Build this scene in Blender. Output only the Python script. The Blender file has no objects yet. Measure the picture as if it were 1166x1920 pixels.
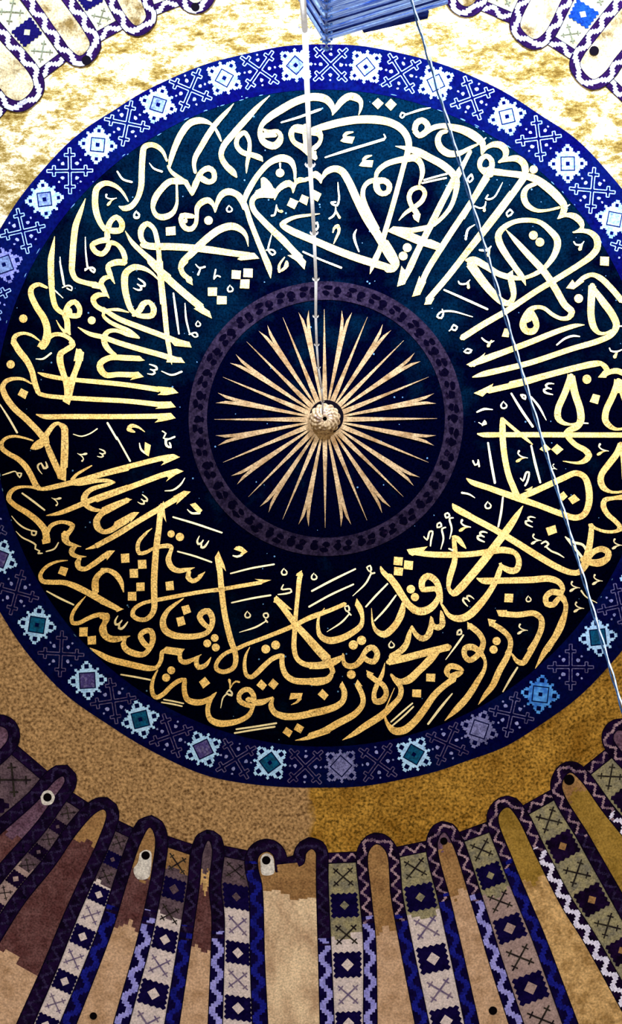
import bpy, bmesh, math, random
from mathutils import Vector
from mathutils.geometry import tessellate_polygon
random.seed(7)
SC = bpy.context.scene
COL = SC.collection

# ---------------------------------------------------------------- camera, world, lights, exposure
F = 6600.0                    # focal length in pixels of the 1166x1920 frame
VX, VY = 617.0, 985.0         # where the zenith falls in the photograph
EYE = 1.6
cam_d = bpy.data.cameras.new('camera'); cam = bpy.data.objects.new('camera', cam_d); COL.objects.link(cam)
cam.location = (0, 0, EYE); cam.rotation_euler = (0, math.pi, 0)       # looking straight up
cam_d.sensor_fit = 'VERTICAL'; cam_d.sensor_height = 36.0; cam_d.sensor_width = 36.0
cam_d.lens = F * 36.0 / 1920.0
cam_d.shift_x = (583.0 - VX) / 1920.0
cam_d.shift_y = (VY - 960.0) / 1920.0
cam_d.clip_end = 500
SC.camera = cam

world = bpy.data.worlds.new('world'); SC.world = world; world.use_nodes = True
bg = world.node_tree.nodes['Background']
bg.inputs[0].default_value = (1.0, 0.93, 0.85, 1); bg.inputs[1].default_value = 0.75

R = 16.0                      # radius of the dome
ZA = 54.0                     # height of its crown above the eye
AX, AY = -(608 - VX) * ZA / F, (VY - 786) * ZA / F
CEN = Vector((AX, AY, EYE + ZA - R))

def spot(name, loc, aim, energy, color, size, blend, radius):
    d = bpy.data.lights.new(name, 'SPOT'); d.energy = energy; d.color = color
    d.spot_size = math.radians(size); d.spot_blend = blend; d.shadow_soft_size = radius
    o = bpy.data.objects.new(name, d); COL.objects.link(o); o.location = loc
    o.rotation_euler = (Vector(aim) - Vector(loc)).to_track_quat('-Z', 'Y').to_euler()
    return o
# cool daylight from two windows at the foot of the dome, thrown up to the near side of the crown
DAY = (0.50, 0.62, 1.0)
spot('window_daylight', CEN + Vector((4.5, 10.6, 7.6)), CEN + Vector((3.0, 6.3, 14.4)), 50000, DAY, 55, 1.0, 0.8)
spot('window_daylight', CEN + Vector((-5.0, 10.2, 7.6)), CEN + Vector((-3.2, 5.2, 14.8)), 58000, DAY, 59, 1.0, 0.8)

# added fill light, unseen below the picture, to whiten the chain and brighten the pillar
ld = bpy.data.lights.new('chain_fill_light', 'POINT'); ld.energy = 9500; ld.color = (0.95, 0.97, 1.0); ld.shadow_soft_size = 0.25
lo = bpy.data.objects.new('chain_fill_light', ld); COL.objects.link(lo); lo.location = (0.5, -1.7, EYE + 7.0)

SC.view_settings.view_transform = 'Standard'; SC.view_settings.look = 'None'
SC.view_settings.exposure = 0.0; SC.view_settings.gamma = 1.0; SC.view_settings.use_curve_mapping = False

# ---------------------------------------------------------------- helpers
def lin(c):
    return tuple((v / 255 / 12.92) if v / 255 <= 0.04045 else ((v / 255 + 0.055) / 1.055) ** 2.4 for v in c)
E0 = 0.8
def alb(*c):
    return tuple(min(v / E0, 0.95) for v in lin(c))

def mat(name, base, other=None, scale=1.2, mix=(0.4, 0.6), grain=0.35, gscale=34, detail=4, spec=0.0, rough=0.6, metal=0.0, stretch=None):
    m = bpy.data.materials.new(name); m.use_nodes = True
    nt = m.node_tree; N = nt.nodes; L = nt.links
    b = N['Principled BSDF']
    b.inputs['Roughness'].default_value = rough; b.inputs['Metallic'].default_value = metal
    b.inputs['Specular IOR Level'].default_value = spec
    tc = N.new('ShaderNodeTexCoord')
    src = tc.outputs['Object']
    if stretch:
        mp = N.new('ShaderNodeMapping'); mp.inputs['Scale'].default_value = stretch; L.new(src, mp.inputs['Vector']); src = mp.outputs['Vector']
    col = None
    if other is not None:
        n = N.new('ShaderNodeTexNoise'); n.inputs['Scale'].default_value = scale; n.inputs['Detail'].default_value = detail
        n.inputs['Roughness'].default_value = 0.65
        L.new(src, n.inputs['Vector'])
        r = N.new('ShaderNodeMapRange'); r.inputs['From Min'].default_value = mix[0]; r.inputs['From Max'].default_value = mix[1]
        L.new(n.outputs['Fac'], r.inputs['Value'])
        mx = N.new('ShaderNodeMix'); mx.data_type = 'RGBA'
        mx.inputs['A'].default_value = (*base, 1); mx.inputs['B'].default_value = (*other, 1)
        L.new(r.outputs['Result'], mx.inputs['Factor']); col = mx.outputs['Result']
    if grain > 0:
        g = N.new('ShaderNodeTexNoise'); g.inputs['Scale'].default_value = gscale; g.inputs['Detail'].default_value = 2
        L.new(tc.outputs['Object'], g.inputs['Vector'])
        r2 = N.new('ShaderNodeMapRange'); r2.inputs['From Min'].default_value = 0.3; r2.inputs['From Max'].default_value = 0.7
        r2.inputs['To Min'].default_value = 1 - grain; r2.inputs['To Max'].default_value = 1 + grain
        L.new(g.outputs['Fac'], r2.inputs['Value'])
        vm = N.new('ShaderNodeVectorMath'); vm.operation = 'SCALE'
        if col is not None: L.new(col, vm.inputs[0])
        else: vm.inputs[0].default_value = base
        L.new(r2.outputs['Result'], vm.inputs['Scale']); col = vm.outputs['Vector']
    if col is not None: L.new(col, b.inputs['Base Color'])
    else: b.inputs['Base Color'].default_value = (*base, 1)
    return m

def at(px, py, z):            # a point z metres above the eye that the photograph shows at (px, py)
    return Vector((-(px - VX) * z / F, (VY - py) * z / F, EYE + z))
def D(px, py, layer=0):       # the point of the dome's inner face seen at (px, py); layers of plaster and leaf 5 mm apart
    d = Vector((-(px - VX) / F, (VY - py) / F, 1.0)).normalized()
    o = Vector((0, 0, EYE)) - CEN; r = R - 0.005 * layer
    b = o.dot(d); c = o.dot(o) - r * r
    return Vector((0, 0, EYE)) + d * (-b + math.sqrt(b * b - c))

class MB:
    def __init__(s): s.v = []; s.f = []; s.m = []
    def add(s, pts, faces, m=0):
        n = len(s.v); s.v += [tuple(p) for p in pts]
        for f in faces: s.f.append(tuple(i + n for i in f)); s.m.append(m)
    def poly(s, pts, m=0):    # planar-ish polygon given as world points
        if len(pts) == 4 or len(pts) == 3: s.add(pts, [tuple(range(len(pts)))], m)
        else: s.add(pts, [tuple(t) for t in tessellate_polygon([[Vector(p) for p in pts]])], m)
    def dpoly(s, pp, layer, m=0):                       # polygon in picture coordinates laid on the dome
        if len(pp) > 4 or True:
            tri = tessellate_polygon([[Vector((p[0], p[1], 0)) for p in pp]])
            s.add([D(p[0], p[1], layer) for p in pp], [tuple(t) for t in tri], m)
    def dquad(s, a, b, c, d, layer, m=0):
        s.add([D(*a[:2], layer), D(*b[:2], layer), D(*c[:2], layer), D(*d[:2], layer)], [(0, 1, 2, 3)], m)
    def ddisc(s, x, y, r, layer, m=0, n=20):
        s.add([D(x + r * math.cos(2 * math.pi * i / n), y + r * math.sin(2 * math.pi * i / n), layer) for i in range(n)], [tuple(range(n))], m)
    def dribbon(s, q, layer, m=0):                      # pen stroke: samples (x, y, width)
        n = len(q); L_, R_ = [], []
        for i, (x, y, w) in enumerate(q):
            a = q[max(i - 1, 0)]; b = q[min(i + 1, n - 1)]
            dx, dy = b[0] - a[0], b[1] - a[1]; l = math.hypot(dx, dy) or 1
            L_.append((x - dy / l * w / 2, y + dx / l * w / 2)); R_.append((x + dy / l * w / 2, y - dx / l * w / 2))
        pts = [D(*p, layer) for p in L_] + [D(*p, layer) for p in R_]
        s.add(pts, [(i, i + 1, n + i + 1, n + i) for i in range(n - 1)], m)
    def box(s, c, e, m=0):
        x, y, z = c; a, b, h = e
        s.add([(x + i * a, y + j * b, z + k * h) for k in (-1, 1) for j in (-1, 1) for i in (-1, 1)],
              [(0, 2, 3, 1), (4, 5, 7, 6), (0, 1, 5, 4), (2, 6, 7, 3), (0, 4, 6, 2), (1, 3, 7, 5)], m)
    def prism(s, poly, z0, z1, m=0):
        n = len(poly)
        s.add([(x, y, z0) for x, y in poly] + [(x, y, z1) for x, y in poly],
              [(i, (i + 1) % n, n + (i + 1) % n, n + i) for i in range(n)] + [tuple(range(n))[::-1], tuple(range(n, 2 * n))], m)
    def tube(s, pts, r, n=8, m=0):
        pts = [Vector(p) for p in pts]; rr = r if isinstance(r, (list, tuple)) else [r] * len(pts)
        vs = []
        for i, p in enumerate(pts):
            t = (pts[min(i + 1, len(pts) - 1)] - pts[max(i - 1, 0)]).normalized()
            a = t.cross(Vector((0, 1, 0.3))).normalized(); b = t.cross(a)
            vs += [p + (a * math.cos(2 * math.pi * k / n) + b * math.sin(2 * math.pi * k / n)) * rr[i] for k in range(n)]
        fs = [(i * n + k, i * n + (k + 1) % n, (i + 1) * n + (k + 1) % n, (i + 1) * n + k) for i in range(len(pts) - 1) for k in range(n)]
        fs += [tuple(range(n))[::-1], tuple((len(pts) - 1) * n + k for k in range(n))]
        s.add(vs, fs, m)
    def ball(s, c, r, m=0, n=10, h=6):
        vs = [(c[0] + r * math.sin(math.pi * i / h) * math.cos(2 * math.pi * k / n), c[1] + r * math.sin(math.pi * i / h) * math.sin(2 * math.pi * k / n), c[2] + r * math.cos(math.pi * i / h)) for i in range(h + 1) for k in range(n)]
        s.add(vs, [(i * n + k, i * n + (k + 1) % n, (i + 1) * n + (k + 1) % n, (i + 1) * n + k) for i in range(h) for k in range(n)], m)
    def build(s, name, mats, parent=None, smooth=True):
        me = bpy.data.meshes.new(name); me.from_pydata(s.v, [], s.f)
        for m in (mats if isinstance(mats, (list, tuple)) else [mats]): me.materials.append(m)
        me.polygons.foreach_set('material_index', s.m)
        if smooth: me.polygons.foreach_set('use_smooth', [True] * len(s.f))
        me.update()
        o = bpy.data.objects.new(name, me); COL.objects.link(o)
        if parent: o.parent = parent
        return o

def thing(name, label, cat, group=None):
    o = bpy.data.objects.new(name, None); COL.objects.link(o)
    o['label'] = label; o['category'] = cat
    if group: o['group'] = group
    return o

def smooth_path(p, step=8):
    """centripetal Catmull-Rom through the traced points"""
    if len(p) < 3:
        a, b = p[0], p[-1]; n = max(2, int(math.hypot(b[0] - a[0], b[1] - a[1]) / step))
        return [tuple(a[k] * (1 - t / n) + b[k] * t / n for k in range(len(a))) for t in range(n + 1)]
    P = [Vector(q) for q in p]; P = [2 * P[0] - P[1]] + P + [2 * P[-1] - P[-2]]
    o = []
    for i in range(1, len(P) - 2):
        p0, p1, p2, p3 = P[i - 1:i + 3]
        d = lambda a, b: max(math.hypot(a[0] - b[0], a[1] - b[1]), 1e-3) ** 0.5
        t0 = 0; t1 = t0 + d(p0, p1); t2 = t1 + d(p1, p2); t3 = t2 + d(p2, p3)
        n = max(2, int(math.hypot(p2[0] - p1[0], p2[1] - p1[1]) / step))
        for k in range(n):
            t = t1 + (t2 - t1) * k / n
            A1 = (t1 - t) / (t1 - t0) * p0 + (t - t0) / (t1 - t0) * p1
            A2 = (t2 - t) / (t2 - t1) * p1 + (t - t1) / (t2 - t1) * p2
            A3 = (t3 - t) / (t3 - t2) * p2 + (t - t2) / (t3 - t2) * p3
            B1 = (t2 - t) / (t2 - t0) * A1 + (t - t0) / (t2 - t0) * A2
            B2 = (t3 - t) / (t3 - t1) * A2 + (t - t1) / (t3 - t1) * A3
            o.append(tuple((t2 - t) / (t2 - t1) * B1 + (t - t1) / (t2 - t1) * B2))
    o.append(tuple(P[-2]))
    return o

# ---------------------------------------------------------------- materials
M = {}
M['leaf'] = mat('gold_leaf', (0.86, 0.545, 0.15), (0.66, 0.36, 0.075), scale=3.0, mix=(0.45, 0.75), grain=0.46, gscale=44)
M['leaf_pale'] = mat('pale_gold_leaf', (0.90, 0.74, 0.36), (0.80, 0.60, 0.26), scale=3.0, mix=(0.45, 0.75), grain=0.15, gscale=40)
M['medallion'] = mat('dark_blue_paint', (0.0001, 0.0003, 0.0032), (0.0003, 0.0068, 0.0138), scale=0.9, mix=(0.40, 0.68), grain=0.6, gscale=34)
def teal_daylight(m):        # daylight on the disc's upper part painted in as noisy teal patches
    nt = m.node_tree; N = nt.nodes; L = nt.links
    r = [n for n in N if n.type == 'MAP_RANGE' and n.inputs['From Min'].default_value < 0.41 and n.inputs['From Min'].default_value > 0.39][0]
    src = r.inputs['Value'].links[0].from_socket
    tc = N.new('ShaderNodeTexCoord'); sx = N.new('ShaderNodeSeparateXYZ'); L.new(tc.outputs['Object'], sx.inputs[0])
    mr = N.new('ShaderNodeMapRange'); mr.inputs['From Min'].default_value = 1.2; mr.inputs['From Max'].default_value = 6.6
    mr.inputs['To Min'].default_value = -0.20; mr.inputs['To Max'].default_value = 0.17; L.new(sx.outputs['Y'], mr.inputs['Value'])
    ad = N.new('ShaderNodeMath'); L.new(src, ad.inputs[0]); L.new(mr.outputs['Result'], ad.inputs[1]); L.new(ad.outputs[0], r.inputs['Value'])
teal_daylight(M['medallion'])
M['band'] = mat('ultramarine_paint', (0.0009, 0.0010, 0.031), (0.001, 0.004, 0.038), scale=1.6, mix=(0.4, 0.7), grain=0.35, gscale=22)
M['fleck'] = mat('pale_blue_flecks', (0.08, 0.16, 0.22), grain=0.3)
M['ring'] = mat('dull_purple_paint', (0.017, 0.010, 0.017), (0.006, 0.0035, 0.008), scale=9, mix=(0.42, 0.62), grain=0.5, gscale=26)
M['ring_dark'] = mat('blackish_scroll_paint', (0.001, 0.0006, 0.003), (0.012, 0.005, 0.012), scale=7, mix=(0.6, 0.8), grain=0.4)
M['ray'] = mat('pale_gilding', (0.34, 0.21, 0.085), (0.18, 0.09, 0.028), scale=5, mix=(0.42, 0.68), grain=0.45, gscale=40)
M['boss'] = mat('old_gilding', (0.40, 0.26, 0.11), (0.10, 0.045, 0.015), scale=14, mix=(0.45, 0.65), grain=0.3, spec=0.4, rough=0.4)
M['void'] = mat('dark_hole', (0.003, 0.002, 0.003), grain=0)

# ---------------------------------------------------------------- setting: the dome and the floor below it
def dome():
    mb = MB(); n, h, amax = 192, 72, math.radians(64)
    vs = [CEN + Vector((R * math.sin(amax * i / h) * math.cos(2 * math.pi * k / n), R * math.sin(amax * i / h) * math.sin(2 * math.pi * k / n), R * math.cos(amax * i / h))) for i in range(1, h + 1) for k in range(n)]
    vs.append(CEN + Vector((0, 0, R)))
    fs = [(i * n + k, (i + 1) * n + k, (i + 1) * n + (k + 1) % n, i * n + (k + 1) % n) for i in range(h - 1) for k in range(n)]
    fs += [(k, (k + 1) % n, len(vs) - 1) for k in range(n)]
    mb.add(vs, fs)
    m = mat('gold_mosaic', alb(152, 114, 46), alb(112, 78, 24), scale=2.2, mix=(0.38, 0.68), grain=0.75, gscale=26, detail=6)
    # repaired plaster to one side of a ragged seam, where the photo shows a browner, duller gold
    nt = m.node_tree; N = nt.nodes; L = nt.links
    b = N['Principled BSDF']; src = b.inputs['Base Color'].links[0].from_socket
    tq = N.new('ShaderNodeTexCoord'); mp = N.new('ShaderNodeMapping'); mp.inputs['Scale'].default_value = (1.6, 3.2, 1.6); mp.inputs['Rotation'].default_value = (0, 0, 0.35)
    L.new(tq.outputs['Object'], mp.inputs['Vector'])
    n2 = N.new('ShaderNodeTexNoise'); n2.inputs['Scale'].default_value = 1.5; n2.inputs['Detail'].default_value = 10; n2.inputs['Roughness'].default_value = 0.86; L.new(mp.outputs['Vector'], n2.inputs['Vector'])
    c2 = N.new('ShaderNodeValToRGB'); L.new(n2.outputs['Fac'], c2.inputs[0])
    c2.color_ramp.elements[0].position = 0.39; c2.color_ramp.elements[0].color = (0.075, 0.038, 0.005, 1)
    c2.color_ramp.elements[1].position = 0.57; c2.color_ramp.elements[1].color = (0.66, 0.52, 0.27, 1)
    e2 = c2.color_ramp.elements.new(0.48); e2.color = (0.22, 0.14, 0.028, 1)
    s2 = N.new('ShaderNodeSeparateXYZ'); L.new(tq.outputs['Object'], s2.inputs[0])
    r2 = N.new('ShaderNodeMapRange'); r2.inputs['From Min'].default_value = 0.6; r2.inputs['From Max'].default_value = 2.6; L.new(s2.outputs['Y'], r2.inputs['Value'])
    m2 = N.new('ShaderNodeMix'); m2.data_type = 'RGBA'; L.new(r2.outputs['Result'], m2.inputs['Factor']); L.new(src, m2.inputs['A']); L.new(c2.outputs[0], m2.inputs['B'])
    src = m2.outputs['Result']
    tc = N.new('ShaderNodeTexCoord'); sx = N.new('ShaderNodeSeparateXYZ'); L.new(tc.outputs['Object'], sx.inputs[0])
    nz = N.new('ShaderNodeTexNoise'); nz.inputs['Scale'].default_value = 3; L.new(tc.outputs['Object'], nz.inputs['Vector'])
    ad = N.new('ShaderNodeMath'); ad.operation = 'MULTIPLY_ADD'; ad.inputs[1].default_value = 0.3; L.new(nz.outputs['Fac'], ad.inputs[0]); L.new(sx.outputs['X'], ad.inputs[2])
    st = N.new('ShaderNodeMapRange'); st.inputs['From Min'].default_value = 0.38; st.inputs['From Max'].default_value = 0.48; L.new(ad.outputs[0], st.inputs['Value'])
    sy = N.new('ShaderNodeMapRange'); sy.inputs['From Min'].default_value = 0.2; sy.inputs['From Max'].default_value = -1.2; L.new(sx.outputs['Y'], sy.inputs['Value'])
    mu = N.new('ShaderNodeMath'); mu.operation = 'MULTIPLY'; L.new(st.outputs['Result'], mu.inputs[0]); L.new(sy.outputs['Result'], mu.inputs[1])
    g = N.new('ShaderNodeTexNoise'); g.inputs['Scale'].default_value = 24; g.inputs['Detail'].default_value = 3; L.new(tc.outputs['Object'], g.inputs['Vector'])
    cr = N.new('ShaderNodeValToRGB'); cr.color_ramp.elements[0].position = 0.3; cr.color_ramp.elements[1].position = 0.72
    cr.color_ramp.elements[0].color = (*alb(84, 60, 36), 1); cr.color_ramp.elements[1].color = (*alb(188, 150, 102), 1); L.new(g.outputs['Fac'], cr.inputs[0])
    mx = N.new('ShaderNodeMix'); mx.data_type = 'RGBA'; L.new(mu.outputs[0], mx.inputs['Factor']); L.new(src, mx.inputs['A']); L.new(cr.outputs[0], mx.inputs['B'])
    L.new(mx.outputs['Result'], b.inputs['Base Color'])
    o = mb.build('ceiling', m); o['kind'] = 'structure'; o['label'] = 'golden mosaic dome around the calligraphy medallion'
dome()
fl = MB(); fl.add([(9 * math.cos(2 * math.pi * k / 48), 9 * math.sin(2 * math.pi * k / 48), 0) for k in range(48)], [tuple(range(48))])
fo = fl.build('floor', mat('grey_marble_floor', (0.25, 0.24, 0.23), (0.4, 0.38, 0.36), scale=1.5, grain=0.1), smooth=False); fo['kind'] = 'structure'

# ---------------------------------------------------------------- arched gold panels and decorated ribs
PX, PY = 606.0, 784.0
rho = lambda p: math.hypot(p[0] - PX, p[1] - PY)
def synth(deg, tip=812):
    u = Vector((math.sin(math.radians(deg)), -math.cos(math.radians(deg)))); t = Vector((-u[1], u[0]))
    c = Vector((PX, PY)); P = lambda a, b: tuple(c + u * (tip + a) + t * b)
    return dict(tip=P(0, 0), l=[P(14, -13), P(100, -18), P(330, -27)], r=[P(14, 13), P(100, 18), P(330, 27)])
# l and r: the two edges of each gold panel from its arch outwards, tip: the crown of its arch
LOW = [
  dict(tip=(-70, 1270), l=[(-88, 1268), (-160, 1300), (-330, 1390)], r=[(-66, 1288), (-140, 1340), (-300, 1440)]),
  dict(tip=(12, 1368), l=[(-4, 1362), (-70, 1402), (-230, 1510)], r=[(14, 1386), (-40, 1440), (-190, 1570)]),
  dict(tip=(118, 1456), l=[(104, 1464), (69, 1504), (0, 1566), (-120, 1680)], r=[(121, 1464), (98, 1499), (69, 1540), (0, 1618), (-100, 1740)]),
  dict(tip=(194, 1518), l=[(178, 1526), (144, 1564), (103, 1624), (46, 1695), (0, 1768), (-80, 1900)], r=[(199, 1526), (179, 1585), (160, 1625), (123, 1705), (77, 1815), (33, 1913), (0, 1990)]),
  dict(tip=(281, 1552), l=[(266, 1576), (241, 1648), (211, 1746), (144, 1920), (104, 2020)], r=[(290, 1570), (285, 1626), (277, 1670), (257, 1759), (214, 1911), (184, 2020)]),
  dict(tip=(391, 1576), l=[(381, 1598), (375, 1659), (358, 1780), (337, 1920), (322, 2020)], r=[(397, 1592), (391, 1659), (396, 1720), (395, 1774), (389, 1920), (384, 2020)]),
  dict(tip=None, l=[(485, 1630), (492, 1660), (497, 1800), (503, 1920), (507, 2020)], r=[(592, 1614), (592, 1650), (596, 1800), (599, 1920), (602, 2020)],
       crown=[(484, 1611), (489, 1602), (500, 1597), (510, 1602), (514, 1611), (515, 1630), (517, 1636), (524, 1634), (555, 1627), (570, 1620), (573, 1610), (574, 1601), (584, 1592), (591, 1598)]),
  dict(tip=(706, 1583), l=[(692, 1597), (697, 1680), (705, 1759), (708, 1920), (709, 2020)], r=[(723, 1597), (732, 1680), (746, 1759), (777, 1920), (796, 2020)]),
  dict(tip=(832, 1561), l=[(821, 1580), (847, 1694), (866, 1775), (899, 1920), (921, 2020)], r=[(847, 1582), (883, 1694), (917, 1808), (953, 1920), (986, 2020)]),
  dict(tip=(951, 1514), l=[(935, 1530), (961, 1609), (999, 1700), (1020, 1749), (1085, 1920), (1123, 2020)], r=[(967, 1530), (1006, 1609), (1052, 1700), (1092, 1764), (1166, 1898), (1230, 2020)]),
  dict(tip=(1068, 1449), l=[(1054, 1473), (1106, 1568), (1157, 1657), (1240, 1800), (1330, 1950)], r=[(1085, 1461), (1130, 1523), (1166, 1568), (1280, 1720), (1400, 1880)]),
  dict(tip=(1158, 1370), l=[(1150, 1384), (1220, 1465), (1400, 1670)], r=[(1178, 1376), (1250, 1440), (1430, 1600)]),
  synth(127),
]
TOPL = [synth(-53.5, 826),
  dict(tip=(38, 188), r=[(62, 163), (56, 141), (0, 76), (-110, -50)], l=[(15, 182), (0, 165), (-60, 90), (-170, -40)]),
  dict(tip=(151, 104), r=[(168, 84), (160, 64), (115, 0), (40, -100)], l=[(132, 92), (120, 76), (70, 4), (-5, -100)]),
  dict(tip=(256, 48), r=[(273, 33), (268, 12), (236, -60), (190, -150)], l=[(237, 30), (218, -4), (186, -70), (140, -150)]),
  dict(tip=(367, 6), r=[(383, -8), (372, -50), (340, -160)], l=[(351, -4), (336, -44), (300, -160)]),
  synth(-8.5)]
TOPR = [synth(11), dict(tip=(874, 12), l=[(858, 0), (868, -50), (905, -160)], r=[(890, 3), (905, -40), (945, -160)]),
  dict(tip=(1002, 73), l=[(976, 50), (978, 36), (998, -6), (1065, -140)], r=[(1021, 60), (1031, 44), (1052, 0), (1115, -130)]),
  dict(tip=(1112, 148), l=[(1088, 122), (1094, 105), (1115, 77), (1160, 22), (1290, -120)], r=[(1136, 132), (1150, 112), (1166, 92), (1215, 24), (1340, -110)]),
  synth(48.5, 815)]

M['web_top'] = mat('bright_gold_mosaic', (0.36, 0.27, 0.12), (0.09, 0.052, 0.012), scale=1.8, mix=(0.47, 0.62), grain=0.4, gscale=36, detail=9)
M['beige'] = mat('beige_plaster', alb(182, 150, 122), alb(150, 118, 88), scale=4, mix=(0.4, 0.7), grain=0.3, gscale=34)
M['pale'] = mat('pale_plaster', alb(206, 182, 150), alb(165, 136, 108), scale=3, mix=(0.42, 0.7), grain=0.3, gscale=34, stretch=(1, 0.3, 1))
M['ochre'] = mat('ochre_plaster', alb(146, 116, 52), alb(116, 90, 34), scale=4, mix=(0.4, 0.7), grain=0.35, gscale=34)
M['brown'] = mat('brown_plaster', alb(146, 112, 72), alb(118, 86, 54), scale=4, mix=(0.4, 0.7), grain=0.4, gscale=34)
M['sand'] = mat('sandy_plaster', alb(190, 155, 105), alb(140, 108, 64), scale=5, mix=(0.4, 0.65), grain=0.35, gscale=30)
M['umber'] = mat('purple_brown_stained_plaster', alb(74, 44, 44), alb(96, 66, 66), scale=5, mix=(0.4, 0.7), grain=0.5, gscale=34)
M['mauve'] = mat('mauve_stained_plaster', alb(98, 74, 92), alb(70, 46, 62), scale=5, mix=(0.4, 0.7), grain=0.5, gscale=34)
M['chalk'] = mat('white_plaster_patch', alb(200, 195, 188), alb(150, 140, 135), scale=8, mix=(0.5, 0.7), grain=0.25)
M['navy'] = mat('navy_paint', alb(8, 4, 40), alb(14, 8, 52), scale=6, grain=0.3)
M['ink'] = mat('blackish_paint', alb(12, 5, 22), alb(24, 10, 42), scale=6, grain=0.3)
M['line'] = mat('black_outline', (0.003, 0.002, 0.008), grain=0)
M['mottled'] = mat('worn_mauve_paint', alb(150, 124, 134), alb(78, 58, 82), scale=9, mix=(0.45, 0.62), grain=0.5, gscale=36)
M['dusk'] = mat('worn_dark_violet_paint', alb(38, 30, 60), alb(8, 5, 20), scale=8, mix=(0.45, 0.65), grain=0.6, gscale=36)
M['lilac'] = mat('lilac_paint', alb(142, 140, 206), alb(112, 112, 184), scale=6, mix=(0.4, 0.7), grain=0.28, gscale=36)
M['white'] = mat('white_paint', alb(205, 202, 228), alb(160, 156, 190), scale=6, mix=(0.5, 0.75), grain=0.25, gscale=36)
M['blue'] = mat('blue_paint', alb(22, 26, 120), alb(14, 16, 84), scale=6, mix=(0.4, 0.7), grain=0.4, gscale=36)
M['top_white'] = mat('greyish_white_paint', (0.30, 0.28, 0.24), (0.17, 0.14, 0.15), scale=6, mix=(0.5, 0.7), grain=0.3, gscale=36)
M['top_navy'] = mat('violet_navy_paint', (0.007, 0.002, 0.014), (0.012, 0.003, 0.022), scale=4, mix=(0.4, 0.7), grain=0.3)
M['olive'] = mat('olive_grey_plaster', alb(138, 130, 98), alb(104, 100, 88), scale=7, mix=(0.4, 0.66), grain=0.4, gscale=36)
M['stone'] = mat('pale_lilac_plaster', alb(196, 182, 178), alb(176, 164, 166), scale=5, mix=(0.4, 0.7), grain=0.26, gscale=36)
M['rose'] = mat('rosy_grey_plaster', alb(150, 128, 124), alb(128, 108, 106), scale=5, mix=(0.4, 0.7), grain=0.3, gscale=36)
M['violet'] = mat('dark_violet_plaster', alb(88, 72, 80), alb(62, 48, 58), scale=6, mix=(0.4, 0.68), grain=0.45, gscale=36)
M['top_cream'] = mat('cream_mosaic', (0.27, 0.24, 0.13), (0.17, 0.14, 0.05), scale=3, mix=(0.45, 0.65), grain=0.3, gscale=30)
M['x_pale'] = mat('grey_violet_paint', alb(112, 98, 116), alb(88, 76, 110), scale=8, grain=0.3)
M['x_dark'] = mat('blackish_green_paint', alb(44, 40, 34), alb(24, 18, 24), scale=8, grain=0.4)
M['x_top'] = mat('grey_green_paint', (0.075, 0.070, 0.030), (0.10, 0.10, 0.05), scale=6, grain=0.4)
M['d_top'] = mat('deep_navy_paint', (0.003, 0.002, 0.022), grain=0.3)
M['d_blue'] = mat('strong_blue_paint', (0.003, 0.016, 0.085), (0.004, 0.025, 0.09), scale=6, grain=0.4)

def thin(f): return 5 if f < .2 else 4 if f < .4 else 3 if f < .6 else 2 if f < .8 else 1
def broad(f): return 4.2 if f < .26 else 2.9 if f < .48 else 1.4 if f < .7 else 0.2
def stepped(mb, base, nrm, wid, style, layer, cell=2.0):
    """stepped zigzag border: base samples, outward normals, width in px; style(s) -> (bump profile, period, light, dark)"""
    cum = [0]
    for i in range(1, len(base)): cum.append(cum[-1] + math.hypot(base[i][0] - base[i - 1][0], base[i][1] - base[i - 1][1]))
    tot = cum[-1]; n = int(tot / cell); i = 0
    def pt(s):
        nonlocal i
        while i < len(cum) - 2 and cum[i + 1] < s: i += 1
        while i > 0 and cum[i] > s: i -= 1
        t = (s - cum[i]) / max(cum[i + 1] - cum[i], 1e-6)
        return [base[i][q] * (1 - t) + base[i + 1][q] * t for q in (0, 1)], [nrm[i][q] * (1 - t) + nrm[i + 1][q] * t for q in (0, 1)]
    ph = 0.0; last = None
    for c in range(n + 1):
        a, na = pt(c * cell); b, nb = pt(min((c + 1) * cell, tot))
        H, period, light, dark = style(c * cell)
        ph = (ph + cell / period) % 1.0
        f = abs(ph - 0.5) * 2; ha = H(f); hb = H(1 - f)
        w = wid(c * cell)
        lv = [(0, 0.5, 2), (0.5, max(ha, 0.5), dark), (max(ha, 0.5), min(8 - hb, 7.5), light), (min(8 - hb, 7.5), 7.5, dark), (7.5, 8, 2)]
        for n0, n1, m in lv:
            if n1 - n0 < 0.02: continue
            q0, q1 = n0 * w / 8, n1 * w / 8
            mb.dquad((a[0] + na[0] * q0, a[1] + na[1] * q0), (b[0] + nb[0] * q0, b[1] + nb[1] * q0),
                     (b[0] + nb[0] * q1, b[1] + nb[1] * q1), (a[0] + na[0] * q1, a[1] + na[1] * q1), layer, m)

def outline(t):
    crown = t.get('crown') or [t['tip']]
    return smooth_path(list(reversed(t['l'])) + crown + t['r'], 5)
def by_rho(edge, r):          # point of a panel edge at distance r from the crown
    for a, b in zip(edge, edge[1:]):
        ra, rb = rho(a), rho(b)
        if ra <= r <= rb or b is edge[-1]:
            t = (r - ra) / (rb - ra); return (a[0] + (b[0] - a[0]) * t, a[1] + (b[1] - a[1]) * t)
def tip_rho(t): return min(rho(p) for p in (t.get('crown') or [t['tip']]))

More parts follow.
